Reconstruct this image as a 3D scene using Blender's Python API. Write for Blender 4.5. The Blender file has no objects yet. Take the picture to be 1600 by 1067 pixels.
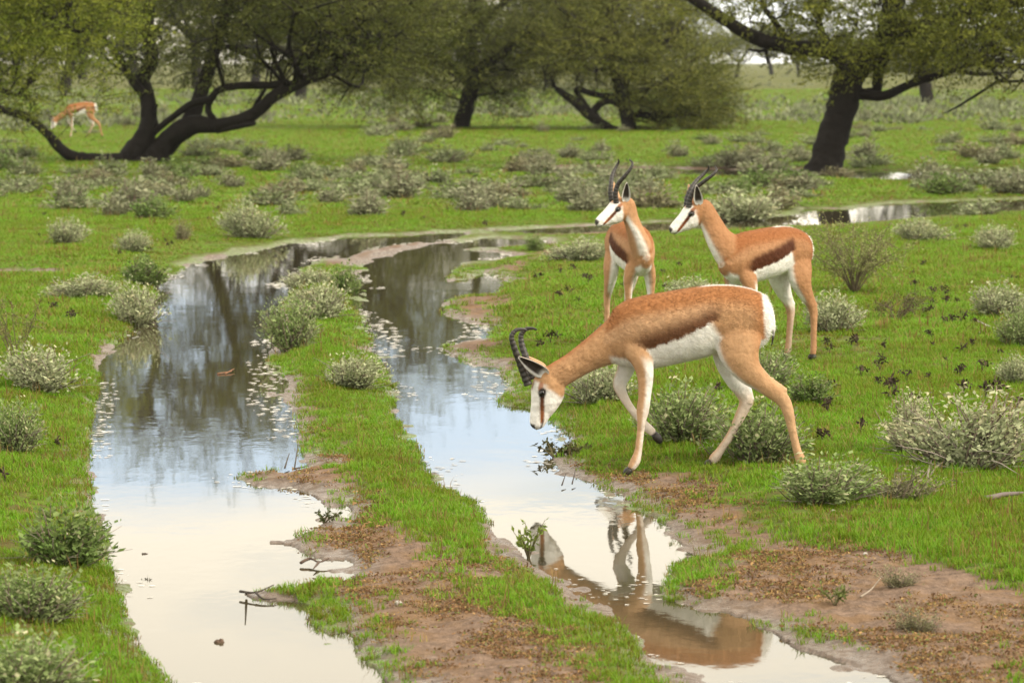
import bpy, math, random
import numpy as np
from mathutils import Vector, kdtree
rng = np.random.default_rng(7); random.seed(7)
scene = bpy.context.scene
COL = scene.collection

# ------------------------------------------------------------------ camera, sky, sun, exposure
FPX, CAMH, HORIZON = 6000.0, 1.83, 95.0
PITCH = math.atan((533.5 - HORIZON) / FPX)
cam_d = bpy.data.cameras.new('camera'); cam = bpy.data.objects.new('camera', cam_d); COL.objects.link(cam)
cam.location = (0, 0, CAMH); cam.rotation_euler = (math.pi/2 - PITCH, 0, 0)
cam_d.sensor_width = 36; cam_d.lens = 36*FPX/1600; cam_d.clip_start = .5; cam_d.clip_end = 9000
cam_d.dof.use_dof = True; cam_d.dof.focus_distance = 17.1; cam_d.dof.aperture_fstop = 8.5
scene.camera = cam
SUN_EL, SUN_AZ = math.radians(36), math.radians(112)       # azimuth clockwise from the view direction
world = bpy.data.worlds.new('World'); scene.world = world; world.use_nodes = True
def build_world():
    nt = world.node_tree; N = nt.nodes; L = nt.links; N.clear()
    out = N.new('ShaderNodeOutputWorld'); bg = N.new('ShaderNodeBackground'); bg.inputs['Strength'].default_value = .1
    sky = N.new('ShaderNodeTexSky'); sky.sky_type = 'NISHITA'; sky.sun_disc = False
    sky.sun_elevation = SUN_EL; sky.sun_rotation = SUN_AZ; sky.air_density = 1.0; sky.dust_density = 2.0
    tc = N.new('ShaderNodeTexCoord'); mp = N.new('ShaderNodeMapping'); mp.inputs['Scale'].default_value = (1, 1, 5.0)
    mp.inputs['Location'].default_value = (1.3, .4, 2.2)
    nz = N.new('ShaderNodeTexNoise'); nz.inputs['Scale'].default_value = 2.6; nz.inputs['Detail'].default_value = 6
    nz.inputs['Roughness'].default_value = .55
    cr = N.new('ShaderNodeMapRange'); cr.inputs['From Min'].default_value = .28; cr.inputs['From Max'].default_value = .42
    nz2 = N.new('ShaderNodeTexNoise'); nz2.inputs['Scale'].default_value = 4; nz2.inputs['Detail'].default_value = 4
    cc = N.new('ShaderNodeMix'); cc.data_type = 'RGBA'
    cc.inputs[6].default_value = (4.4, 5.4, 6.4, 1); cc.inputs[7].default_value = (8.0, 7.3, 6.0, 1)
    mx = N.new('ShaderNodeMix'); mx.data_type = 'RGBA'
    L.new(tc.outputs['Generated'], mp.inputs['Vector']); L.new(mp.outputs['Vector'], nz.inputs['Vector'])
    L.new(mp.outputs['Vector'], nz2.inputs['Vector'])
    cr2 = N.new('ShaderNodeMapRange'); cr2.inputs['From Min'].default_value = .4; cr2.inputs['From Max'].default_value = .65
    sx = N.new('ShaderNodeSeparateXYZ'); L.new(tc.outputs['Generated'], sx.inputs[0]); el = N.new('ShaderNodeFloatCurve'); cv = el.mapping.curves[0]; cv.points[0].location = (0, .12); cv.points[1].location = (1, .10)
    for q in ((.045, .10), (.075, -.10), (.102, -.10), (.130, .10)): cv.points.new(*q)
    el.mapping.clip_min_y = -1; el.mapping.use_clip = False; el.mapping.update(); L.new(sx.outputs[2], el.inputs['Value']); ad = N.new('ShaderNodeMath'); ad.operation = 'ADD'; L.new(nz2.outputs['Fac'], ad.inputs[0]); L.new(el.outputs[0], ad.inputs[1])
    L.new(ad.outputs[0], cr2.inputs['Value']); L.new(cr2.outputs['Result'], cc.inputs[0])
    L.new(nz.outputs['Fac'], cr.inputs['Value']); L.new(cr.outputs['Result'], mx.inputs[0])
    L.new(sky.outputs['Color'], mx.inputs[6]); L.new(cc.outputs[2], mx.inputs[7])
    L.new(mx.outputs[2], bg.inputs['Color']); L.new(bg.outputs['Background'], out.inputs['Surface'])
build_world()
sun_d = bpy.data.lights.new('sun', 'SUN'); sun = bpy.data.objects.new('sun', sun_d); COL.objects.link(sun)
sun_d.energy = 1.5; sun_d.angle = math.radians(16); sun_d.color = (1, .9, .73)
sdir = Vector((math.sin(SUN_AZ)*math.cos(SUN_EL), math.cos(SUN_AZ)*math.cos(SUN_EL), math.sin(SUN_EL)))
sun.rotation_euler = sdir.to_track_quat('Z', 'Y').to_euler(); sun.location = (20, 20, 30)
scene.view_settings.view_transform = 'Standard'; scene.view_settings.look = 'None'
scene.view_settings.exposure = 1.36; scene.view_settings.gamma = 1.0; scene.view_settings.use_curve_mapping = False
scene.render.engine = 'CYCLES'
scene.cycles.max_bounces = 6; scene.cycles.transparent_max_bounces = 6

# ------------------------------------------------------------------ pixel rays
SP, CP = math.sin(PITCH), math.cos(PITCH)
def ray(px, py):
    cx = (px-800)/FPX; cy = -(py-533.5)/FPX
    return (cx, CP + cy*SP, cy*CP - SP)
def on_ground(px, py, z=0.0):
    d = ray(px, py); t = (z-CAMH)/d[2]
    return (d[0]*t, d[1]*t)
def at_depth(px, py, Y):
    d = ray(px, py); t = Y/d[1]
    return np.array((d[0]*t, Y, CAMH + d[2]*t))
def hit(px, py):
    z = .04
    for _ in range(6):
        x, y = on_ground(px, py, z); z = .5*z+.5*ground_h(x, y)
    return x, y
def px_per_m(Y): return FPX/Y

# ------------------------------------------------------------------ numpy noise
_perm = rng.random((256, 256)).astype(np.float64)
def vnoise(x, y):
    xi = np.floor(x).astype(int); yi = np.floor(y).astype(int); fx = x-xi; fy = y-yi
    fx = fx*fx*(3-2*fx); fy = fy*fy*(3-2*fy)
    g = lambda a, b: _perm[a & 255, b & 255]
    return (g(xi, yi)*(1-fx) + g(xi+1, yi)*fx)*(1-fy) + (g(xi, yi+1)*(1-fx) + g(xi+1, yi+1)*fx)*fy
def fbm(x, y, o=4):
    s = 0; a = .5; tot = 0
    for k in range(o):
        s = s + a*vnoise(x*2**k + 17.3*k, y*2**k + 5.1*k); tot += a; a *= .5
    return s/tot*2-1
def ss(a, b, x):
    t = np.clip((x-a)/(b-a), 0, 1); return t*t*(3-2*t)

# ------------------------------------------------------------------ mesh helpers
def mesh_np(name, verts, faces, cols=None, smooth=False, attrs=None):
    verts = np.asarray(verts, np.float32); faces = np.asarray(faces, np.int32)
    me = bpy.data.meshes.new(name); k = faces.shape[1]
    me.vertices.add(len(verts)); me.vertices.foreach_set('co', verts.ravel())
    me.loops.add(faces.size); me.loops.foreach_set('vertex_index', faces.ravel())
    me.polygons.add(len(faces)); me.polygons.foreach_set('loop_start', np.arange(0, faces.size, k, dtype=np.int32))
    me.update(calc_edges=True)
    if cols is not None:
        c = np.ones((len(verts), 4), np.float32); c[:, :3] = cols
        at = me.color_attributes.new('Col', 'FLOAT_COLOR', 'POINT'); at.data.foreach_set('color', c.ravel())
    if attrs:
        for nm, v in attrs.items():
            a = me.attributes.new(nm, 'FLOAT', 'POINT'); a.data.foreach_set('value', np.asarray(v, np.float32).ravel())
    if smooth: me.polygons.foreach_set('use_smooth', np.ones(len(faces), bool))
    return me
class MB:                                    # collects triangles with colours
    def __init__(s): s.v = []; s.f = []; s.c = []; s.n = 0
    def add(s, v, f, c):
        v = np.asarray(v, float); f = np.asarray(f, int)
        if f.shape[1] == 4: f = np.concatenate([f[:, [0, 1, 2]], f[:, [0, 2, 3]]])
        c = np.broadcast_to(np.asarray(c, float), (len(v), 3))
        s.v.append(v); s.f.append(f+s.n); s.c.append(c); s.n += len(v)
    def mesh(s, name, smooth=False):
        return mesh_np(name, np.concatenate(s.v), np.concatenate(s.f), np.concatenate(s.c), smooth)
def link(name, me, mat=None, parent=None):
    o = bpy.data.objects.new(name, me); COL.objects.link(o)
    if mat is not None and me is not None and not me.materials: me.materials.append(mat)
    if parent is not None: o.parent = parent
    return o
def empty(name, loc, rz=0, scale=None):
    o = bpy.data.objects.new(name, None); COL.objects.link(o); o.location = loc; o.rotation_euler = (0, 0, rz)
    o.empty_display_size = .1
    if scale is not None: o.scale = scale
    return o
def tag(o, label, cat, group=None):
    o['label'] = label; o['category'] = cat
    if group: o['group'] = group
    return o
def catmull(P, n):
    P = np.asarray(P, float)
    if len(P) < 3:
        t = np.linspace(0, 1, n*(len(P)-1)+1)[:, None]; return P[0]*(1-t)+P[-1]*t
    Q = np.vstack([2*P[0]-P[1], P, 2*P[-1]-P[-2]]); out = []
    for i in range(1, len(Q)-2):
        p0, p1, p2, p3 = Q[i-1:i+3]
        for k in range(n):
            t = k/n
            out.append(.5*((2*p1)+(p2-p0)*t+(2*p0-5*p1+4*p2-p3)*t*t+(3*p1-p0-3*p2+p3)*t**3))
    out.append(P[-1]); return np.array(out)
def tube(path, rad, seg=8, sub=4, jit=0.0):
    """tapered closed tube along a path -> verts, tri faces"""
    PR = catmull(np.column_stack([path, rad]), sub); P = PR[:, :3]; R = np.maximum(PR[:, 3], 1e-4)
    T = np.gradient(P, axis=0); T /= np.linalg.norm(T, axis=1)[:, None]+1e-9
    ref = np.array((0, 0, 1.)) if abs(T[0][2]) < .9 else np.array((1., 0, 0))
    a = np.cross(T[0], ref); a /= np.linalg.norm(a); A = []
    for t in T:
        a = a - t*np.dot(a, t); a /= np.linalg.norm(a)+1e-9; A.append(a.copy())
    A = np.array(A); B = np.cross(T, A); th = np.arange(seg)*2*math.pi/seg
    rr = R[:, None]*(1+jit*rng.uniform(-1, 1, (len(P), seg)))
    V = P[:, None]+A[:, None]*(np.cos(th)[None, :, None]*rr[..., None])+B[:, None]*(np.sin(th)[None, :, None]*rr[..., None])
    n = len(P); V = V.reshape(-1, 3); i = np.arange(n-1)[:, None]*seg; j = np.arange(seg)[None]; j2 = (j+1) % seg
    F = np.stack([i+j, i+j2, i+seg+j2, i+seg+j], -1).reshape(-1, 4)
    F = np.concatenate([F[:, [0, 1, 2]], F[:, [0, 2, 3]]])
    c0 = len(V); V = np.vstack([V, P[0], P[-1]]); j = np.arange(seg); j2 = (j+1) % seg
    F = np.vstack([F, np.stack([np.full(seg, c0), j2, j], 1), np.stack([np.full(seg, c0+1), (n-1)*seg+j, (n-1)*seg+j2], 1)])
    return V, F
def unit(v): return v/(np.linalg.norm(v, axis=-1, keepdims=True)+1e-9)
def leaves(C, D, ln, wd, spin=1.0, fold=0.0):
    """N diamond leaves at C along D -> verts (4N), quads"""
    N = len(C); D = unit(D); r = rng.normal(size=(N, 3)); r[:, 2] *= spin
    S = unit(np.cross(D, r)); ln = np.broadcast_to(ln, N)[:, None]; wd = np.broadcast_to(wd, N)[:, None]
    V = np.stack([C, C+D*ln*.5+S*wd*.5, C+D*ln, C+D*ln*.5-S*wd*.5], 1)
    if fold:
        n = np.cross(D, S); V[:, 1] += n*wd*fold; V[:, 3] += n*wd*fold
    return V.reshape(-1, 3), np.arange(4*N).reshape(N, 4)

# ------------------------------------------------------------------ materials
def mat_new(name):
    m = bpy.data.materials.new(name); m.use_nodes = True; nt = m.node_tree
    for n in list(nt.nodes):
        if n.type != 'OUTPUT_MATERIAL': nt.nodes.remove(n)
    out = [n for n in nt.nodes if n.type == 'OUTPUT_MATERIAL'][0]
    return m, nt, nt.nodes, nt.links, out
def mth(N, L, op, a, b=None, clamp=False):
    n = N.new('ShaderNodeMath'); n.operation = op; n.use_clamp = clamp
    for i, v in enumerate((a, b)):
        if v is None: continue
        if isinstance(v, (int, float)): n.inputs[i].default_value = v
        else: L.new(v, n.inputs[i])
    return n.outputs[0]
def mixc(N, L, fac, a, b, mode='MIX'):
    n = N.new('ShaderNodeMix'); n.data_type = 'RGBA'; n.blend_type = mode
    for i, v in ((0, fac), (6, a), (7, b)):
        if isinstance(v, (int, float)): n.inputs[i].default_value = v
        elif isinstance(v, tuple): n.inputs[i].default_value = (*v, 1)
        else: L.new(v, n.inputs[i])
    return n.outputs[2]
def noise(N, L, scale, detail=4, vec=None, rough=.55):
    n = N.new('ShaderNodeTexNoise'); n.inputs['Scale'].default_value = scale; n.inputs['Detail'].default_value = detail
    n.inputs['Roughness'].default_value = rough
    if vec is not None: L.new(vec, n.inputs['Vector'])
    return n.outputs['Fac']
def mrange(N, L, v, a, b, c=0., d=1.):
    n = N.new('ShaderNodeMapRange'); n.inputs['From Min'].default_value = a; n.inputs['From Max'].default_value = b
    n.inputs['To Min'].default_value = c; n.inputs['To Max'].default_value = d; L.new(v, n.inputs['Value']); return n.outputs[0]
def geo_pos(N): return N.new('ShaderNodeNewGeometry').outputs['Position']
def leaf_mat(name, trans=.3, vary=.25, patch=None, rough=.6, instance=False):
    m, nt, N, L, out = mat_new(name)
    at = N.new('ShaderNodeAttribute'); at.attribute_name = 'Col'; col = at.outputs['Color']
    if instance:
        oi = N.new('ShaderNodeObjectInfo'); hsv = N.new('ShaderNodeHueSaturation')
        L.new(mrange(N, L, oi.outputs['Random'], 0, 1, .485, .515), hsv.inputs['Hue'])
        L.new(mrange(N, L, oi.outputs['Random'], 0, 1, 1-vary, 1+vary), hsv.inputs['Value']); L.new(col, hsv.inputs['Color']); col = hsv.outputs['Color']
    if patch:
        sc, c2, amt = patch
        f = mrange(N, L, noise(N, L, sc, 4, geo_pos(N)), .42, .64, 0, amt); col = mixc(N, L, f, col, c2, 'MULTIPLY')
        f = mrange(N, L, noise(N, L, sc*4.3, 4, geo_pos(N)), .45, .66, 0, .8); col = mixc(N, L, f, col, (.90, .76, .72), 'MULTIPLY')
    p = N.new('ShaderNodeBsdfPrincipled'); p.inputs['Roughness'].default_value = rough; p.inputs['Specular IOR Level'].default_value = .15
    L.new(col, p.inputs['Base Color']); t = N.new('ShaderNodeBsdfTranslucent'); L.new(col, t.inputs['Color'])
    mx = N.new('ShaderNodeMixShader'); mx.inputs[0].default_value = trans
    L.new(p.outputs[0], mx.inputs[1]); L.new(t.outputs[0], mx.inputs[2]); L.new(mx.outputs[0], out.inputs['Surface'])
    return m
def solid_mat(name, rough=.7, bump=None, vcol=True, base=(.5, .5, .5), spec=.3, mottling=None):
    m, nt, N, L, out = mat_new(name)
    p = N.new('ShaderNodeBsdfPrincipled'); p.inputs['Roughness'].default_value = rough; p.inputs['Specular IOR Level'].default_value = spec
    if vcol:
        at = N.new('ShaderNodeAttribute'); at.attribute_name = 'Col'; col = at.outputs['Color']
    else:
        r = N.new('ShaderNodeRGB'); r.outputs[0].default_value = (*base, 1); col = r.outputs[0]
    tc = N.new('ShaderNodeTexCoord').outputs['Object']
    if mottling:
        f = mrange(N, L, noise(N, L, mottling[0], 5, tc), .35, .7); col = mixc(N, L, mth(N, L, 'MULTIPLY', f, mottling[2]), col, mottling[1], 'MULTIPLY')
    L.new(col, p.inputs['Base Color'])
    if bump:
        b = N.new('ShaderNodeBump'); b.inputs['Strength'].default_value = bump[1]; b.inputs['Distance'].default_value = bump[2]
        L.new(noise(N, L, bump[0], 5, tc), b.inputs['Height'])
        if len(bump) > 3:
            b2 = N.new('ShaderNodeBump'); b2.inputs['Strength'].default_value = bump[4]; b2.inputs['Distance'].default_value = bump[5]
            L.new(noise(N, L, bump[3], 2, tc), b2.inputs['Height']); L.new(b2.outputs[0], b.inputs['Normal'])
        L.new(b.outputs[0], p.inputs['Normal'])
    L.new(p.outputs[0], out.inputs['Surface']); return m
M_grass = leaf_mat('grass_blades', .35, .22, (1.3, (1.0, .80, .85), 1.0), .5, True)
M_tree = leaf_mat('acacia_leaves', .3, .2)
M_shrub = leaf_mat('sage_leaves', .2, .2)
M_litter = leaf_mat('dry_litter', .1, .35, None, .8, True)
M_bark = solid_mat('dark_bark', .9, (9, .8, .05), mottling=(6, (.5, .5, .5), .7))
M_stem = solid_mat('woody_stem', .85)
M_fur = solid_mat('short_fur', .75, (260, .35, .004, 17, .55, .03), spec=.15, mottling=(38, (.80, .74, .68), .55))
M_strand = leaf_mat('fur_strands', .12, .1, None, .6)
M_horn = solid_mat('ridged_horn', .45, (60, .3, .003), spec=.4)
M_eye = solid_mat('eye_gloss', .06, None, False, (.006, .004, .003), .7)
M_hoof = solid_mat('hoof_horn', .5, None, False, (.022, .018, .016), .4)
M_stone = solid_mat('pale_stone', .8, (30, .5, .01), mottling=(20, (.6, .55, .5), .8))
# ------------------------------------------------------------------ ground plan: puddles in the two wheel tracks
def plan(pts): return np.array([on_ground(*p) for p in pts])
PUDDLE_LEFT = [(262,440),(330,411),(400,391),(470,379),(560,370),(650,366),(740,361),(745,368),(690,377),(600,388),(535,399),(480,418),
    (452,445),(432,480),(440,515),(425,555),(440,600),(432,625),(462,660),(470,700),(490,735),(365,744),(395,757),(490,768),(535,800),(505,828),(425,848),
    (540,880),(535,905),(380,928),(400,936),(515,945),(485,965),(540,1000),(575,1040),(640,1090),(700,1180),(320,1180),(290,1090),(275,1055),
    (235,1020),(200,975),(195,930),(180,900),(170,850),(138,790),(128,720),(128,665),(150,610),(155,570),(205,525),(255,490)]
PUDDLE_RIGHT = [(572,412),(563,460),(572,520),(590,560),(603,600),(602,650),(640,705),(700,770),(770,825),(830,882),(890,925),(935,960),
    (960,990),(1010,1030),(1075,1072),(1180,1130),(1500,1130),(1385,1070),(1290,1025),(1215,985),(1150,955),(1052,938),(1030,925),(1055,885),(1108,872),(1060,838),
    (1015,800),(985,770),(940,752),(890,742),(870,715),(905,695),(885,665),(845,640),(775,630),(800,600),(770,575),(690,545),(760,530),(770,510),(690,490),
    (700,470),(775,462),(795,440),(755,425),(700,440),(735,412),(810,400),(740,390),(860,383),(860,374),(760,371),(690,380),(620,391)]
PUDDLE_BEND = [(730,362),(900,353),(980,348),(1100,345),(1215,337),(1240,326),(1275,326),(1330,327),(1430,317),(1600,311),(1750,308),(1750,328),(1600,330),(1440,340),(1340,347),(1275,354),(1225,357),(1100,361),(980,364),(880,368)]
PUDDLE_FAR = [(860,263),(1000,262),(1180,266),(1320,267),(1600,267),(1750,267),(1750,281),(1600,283),(1480,284),(1330,280),(1180,278),(1000,275),(870,273)]
PUDDLE_SIDE = [(-60,424),(40,423),(95,428),(60,434),(-60,436)]
PUDDLES = [plan(p) for p in (PUDDLE_LEFT, PUDDLE_RIGHT, PUDDLE_BEND, PUDDLE_FAR, PUDDLE_SIDE)]
MUD = [plan(p) for p in (
    [(885,690),(960,738),(1050,765),(1085,790),(1150,812),(1255,858),(1420,898),(1700,962),(1700,1180),(1380,1180),(1200,990),(1060,930),(1110,870),(990,780)],
    [(360,740),(490,735),(545,745),(560,808),(635,850),(710,895),(785,945),(855,995),(930,1060),(1020,1200),(640,1200),(500,960),(430,850)],
    [(690,480),(780,462),(800,440),(760,430),(850,395),(880,385),(880,398),(830,420),(800,470),(790,520),(810,590),(840,632),(770,630),(690,548)],
    [(520,395),(690,376),(700,384),(640,400),(560,412),(500,425)],
    [(370,610),(440,590),(470,640),(500,730),(470,735),(430,640)],
    [(395,440),(470,425),(450,470),(430,500),(370,530)],
    [(-80,424),(110,424),(120,440),(-80,442)],
    [(840,355),(990,348),(990,368),(840,370)], [(830,260),(1250,264),(1250,284),(830,276)], [(940,740),(1100,775),(1090,800),(1000,790)])]
def poly_sd(P, X, Y):
    """signed distance, positive outside"""
    d2 = np.full(X.shape, 1e12); ins = np.zeros(X.shape, bool); n = len(P)
    for i in range(n):
        ax, ay = P[i]; bx, by = P[(i+1) % n]; ex, ey = bx-ax, by-ay
        t = np.clip(((X-ax)*ex+(Y-ay)*ey)/(ex*ex+ey*ey+1e-12), 0, 1)
        d2 = np.minimum(d2, (X-ax-t*ex)**2+(Y-ay-t*ey)**2)
        c = (ay > Y) != (by > Y)
        with np.errstate(divide='ignore', invalid='ignore'):
            ins ^= c & (X < ex*(Y-ay)/(by-ay if by != ay else 1e-12)+ax)
    d = np.sqrt(d2); return np.where(ins, -d, d)
def bb_sd(P, X, Y, far=4.0):
    lo, hi = P.min(0)-far, P.max(0)+far; out = np.full(X.shape, far)
    m = (X > lo[0]) & (X < hi[0]) & (Y > lo[1]) & (Y < hi[1])
    if m.any(): out[m] = np.minimum(poly_sd(P, X[m], Y[m]), far)
    return out
def ground_fields(X, Y):
    X = np.asarray(X, float); Y = np.asarray(Y, float)
    sd = np.full(X.shape, 4.0)
    for P in PUDDLES: sd = np.minimum(sd, bb_sd(P, X, Y))
    mud = np.full(X.shape, 4.0)
    for P in MUD: mud = np.minimum(mud, bb_sd(P, X, Y))
    k = np.clip(Y/17, .6, 4)
    w = sd + k*(.115*fbm(X*3.1/k+9, Y*1.3/k, 4) + .055*fbm(X*11/k, Y*5/k, 3))
    mudf = 1-ss(-.25, .22, mud + .30*fbm(X*2.3+3, Y*1.1+8, 4))
    ew = .30*np.clip(fbm(X*1.3+31, Y*.7, 3)-.06, 0, 1); edge = (1-ss(-.01, .05, w-ew))*ss(0, .03, ew)*.95
    mudf = np.clip(np.maximum(mudf, edge), 0, 1)
    near = 1-ss(70, 140, Y)
    roll = .022*(fbm(X*.5+40, Y*.35+7, 3)*.5+.5) + near*.014*fbm(X*4+2, Y*3, 3)
    bank = .006 + .016*ss(0, .12, w) + (.036*(1-.7*mudf)+roll)*ss(.03, .55+1.6*ss(30, 40, Y), w)*(1-.35*ss(30, 40, Y))
    lumps = .019*fbm(X*9+1, Y*6+3, 4)+.004*fbm(X*30, Y*22, 2)
    bank = bank + lumps*mudf*ss(-.02, .1, w)*1.0 + .004*fbm(X*14, Y*9, 2)
    bed = -.004-.07*ss(0, .35, -w) + .022*fbm(X*8+5, Y*4+1, 4)*(1-ss(.02, .22, -w))
    h = np.where(w > 0, bank, bed)
    h = h + ss(60, 400, Y)*.3*(fbm(X*.02, Y*.015, 2)*.5+.3)*ss(90, 200, Y)
    for px_, py_, pr, ph in PADS:
        g = np.exp(-(((X-px_)**2+(Y-py_)**2)/(pr*pr))**2); h = np.where(w > -.05, h*(1-g)+ph*g, h)
    return h, w, mudf
MAINX, MAINY = on_ground(1080, 740, .012)
PADS = [(MAINX-.29, MAINY, .22, .012), (MAINX+.07, MAINY, .25, .032), (MAINX+.47, MAINY, .25, .032)]
for _p in ((1210, 566), (984, 546)): PADS.append((*on_ground(*_p, .05), .75, .05))
def ground_h(x, y): return float(ground_fields(np.array([x]), np.array([y]))[0][0])
def build_ground():
    yi = np.arange(1135, 128, -1.8); D = np.array([on_ground(800, v)[1] for v in yi])
    D = np.concatenate([[-40, 0, 5, 9], D, [360, 430, 520, 650, 800, 1100, 1500, 2100]])
    u = np.arange(-.178, .178001, 3.1/FPX); uo = np.array([.19, .21, .25, .32, .45, .7, 1.1])
    U = np.concatenate([-uo[::-1], u, uo])
    W = np.maximum(D, 9); X = U[None]*W[:, None]; Y = np.repeat(D[:, None], len(U), 1)
    H, w, mud = ground_fields(X, Y)
    nr, nc = X.shape; i = np.arange(nr-1)[:, None]*nc; j = np.arange(nc-1)[None]
    F = np.stack([i+j, i+j+1, i+nc+j+1, i+nc+j], -1).reshape(-1, 4)
    wet = (1-ss(.02, .22, w+.06*fbm(X*5, Y*3, 3)))
    me = mesh_np('ground', np.stack([X, Y, H], -1).reshape(-1, 3), F, None, True, {'mud': mud.ravel(), 'wet': wet.ravel(), 'scrub': ss(55, 260, Y).ravel()})
    m, nt, N, L, out = mat_new('meadow_ground'); pos = geo_pos(N)
    am = N.new('ShaderNodeAttribute'); am.attribute_name = 'mud'; aw = N.new('ShaderNodeAttribute'); aw.attribute_name = 'wet'
    n1 = noise(N, L, 1.3, 6, pos); n2 = noise(N, L, 22, 5, pos); n3 = noise(N, L, .12, 4, pos); n4 = noise(N, L, 90, 3, pos)
    green = mixc(N, L, mrange(N, L, n1, .35, .65), (.105, .170, .014), (.085, .120, .018))
    green = mixc(N, L, mrange(N, L, n2, .45, .75, 0, .6), green, (.07, .07, .022))
    green = mixc(N, L, mrange(N, L, n3, .46, .62, 0, .45), green, (.17, .2, .09))
    asx = N.new('ShaderNodeAttribute'); asx.attribute_name = 'scrub'
    green = mixc(N, L, mth(N, L, 'MULTIPLY', asx.outputs['Fac'], mrange(N, L, noise(N, L, .08, 5, pos), .35, .6, .45, 1.0)), green, (.15, .165, .085))
    green = mixc(N, L, mrange(N, L, noise(N, L, 9, 6, pos), .46, .6, 0, .8), green, (.105, .078, .04))
    mudc = mixc(N, L, mrange(N, L, n2, .35, .65), (.225, .158, .118), (.125, .09, .07))
    mudc = mixc(N, L, mrange(N, L, n4, .5, .7, 0, .55), mudc, (.30, .215, .16))
    mudc = mixc(N, L, mrange(N, L, noise(N, L, 5, 5, pos), .48, .62, 0, .5), mudc, (.20, .12, .058))
    mudc = mixc(N, L, mth(N, L, 'MULTIPLY', aw.outputs['Fac'], .6), mudc, (.095, .072, .056))
    col = mixc(N, L, mrange(N, L, mth(N, L, 'ADD', am.outputs['Fac'], mrange(N, L, n2, 0, 1, -.35, .35)), .35, .6), green, mudc)
    p = N.new('ShaderNodeBsdfPrincipled'); L.new(col, p.inputs['Base Color'])
    ro = mth(N, L, 'SUBTRACT', .92, mth(N, L, 'MULTIPLY', aw.outputs['Fac'], mrange(N, L, n2, .38, .62, .78, .2)))
    L.new(ro, p.inputs['Roughness']); L.new(mth(N, L, 'MULTIPLY', aw.outputs['Fac'], .4), p.inputs['Specular IOR Level'])
    b = N.new('ShaderNodeBump'); b.inputs['Strength'].default_value = .7; b.inputs['Distance'].default_value = .02
    L.new(mth(N, L, 'ADD', noise(N, L, 40, 5, pos), mth(N, L, 'MULTIPLY', n4, .5)), b.inputs['Height']); L.new(b.outputs[0], p.inputs['Normal'])
    L.new(p.outputs[0], out.inputs['Surface'])
    o = link('ground', me, m); o['kind'] = 'structure'
    o['label'] = 'green meadow with bare reddish mud along the flooded wheel tracks'
    return o
build_ground()
def build_water():
    xs = np.linspace(-30, 30, 3); ys = np.linspace(7, 75, 3); X, Y = np.meshgrid(xs, ys)
    F = [[r*3+c, r*3+c+1, r*3+c+4, r*3+c+3] for r in range(2) for c in range(2)]
    me = mesh_np('water', np.stack([X, Y, X*0], -1).reshape(-1, 3), np.array(F))
    m, nt, N, L, out = mat_new('muddy_water'); pos = geo_pos(N)
    mp = N.new('ShaderNodeMapping'); mp.inputs['Scale'].default_value = (1, .55, 1); L.new(pos, mp.inputs['Vector'])
    p = N.new('ShaderNodeBsdfPrincipled'); p.inputs['Base Color'].default_value = (.055, .047, .026, 1)
    p.inputs['Roughness'].default_value = .025; p.inputs['IOR'].default_value = 1.333
    h = mth(N, L, 'ADD', noise(N, L, 5, 2, mp.outputs[0]), mth(N, L, 'MULTIPLY', noise(N, L, 24, 2, mp.outputs[0]), .22))
    h = mth(N, L, 'MULTIPLY', h, mrange(N, L, noise(N, L, .5, 2, pos), .35, .65, .25, 1))
    b = N.new('ShaderNodeBump'); b.inputs['Strength'].default_value = .3; b.inputs['Distance'].default_value = .0026
    L.new(h, b.inputs['Height']); L.new(b.outputs[0], p.inputs['Normal']); L.new(p.outputs[0], out.inputs['Surface'])
    o = link('water', me, m); o['kind'] = 'structure'; o['label'] = 'still muddy rainwater filling the two wheel tracks'
build_water()

# ------------------------------------------------------------------ grass and litter (nobody could count it)
def scatter_tree(name, sources):
    ng = bpy.data.node_groups.new(name, 'GeometryNodeTree')
    ng.interface.new_socket('Geometry', in_out='INPUT', socket_type='NodeSocketGeometry')
    ng.interface.new_socket('Geometry', in_out='OUTPUT', socket_type='NodeSocketGeometry')
    N = ng.nodes; L = ng.links; gi = N.new('NodeGroupInput'); go = N.new('NodeGroupOutput')
    j = N.new('GeometryNodeJoinGeometry')
    for s in reversed(sources):
        oi = N.new('GeometryNodeObjectInfo'); oi.inputs['Object'].default_value = s; oi.inputs['As Instance'].default_value = True
        L.new(oi.outputs['Geometry'], j.inputs[0])
    ip = N.new('GeometryNodeInstanceOnPoints'); ip.inputs['Pick Instance'].default_value = True
    def attr(n, t):
        a = N.new('GeometryNodeInputNamedAttribute'); a.data_type = t; a.inputs['Name'].default_value = n
        return [o for o in a.outputs if o.enabled][0]
    L.new(gi.outputs[0], ip.inputs['Points']); L.new(j.outputs[0], ip.inputs['Instance'])
    L.new(attr('idx', 'INT'), ip.inputs['Instance Index']); L.new(attr('rot', 'FLOAT_VECTOR'), ip.inputs['Rotation'])
    L.new(attr('scl', 'FLOAT_VECTOR'), ip.inputs['Scale']); L.new(ip.outputs[0], go.inputs[0])
    return ng
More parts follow.
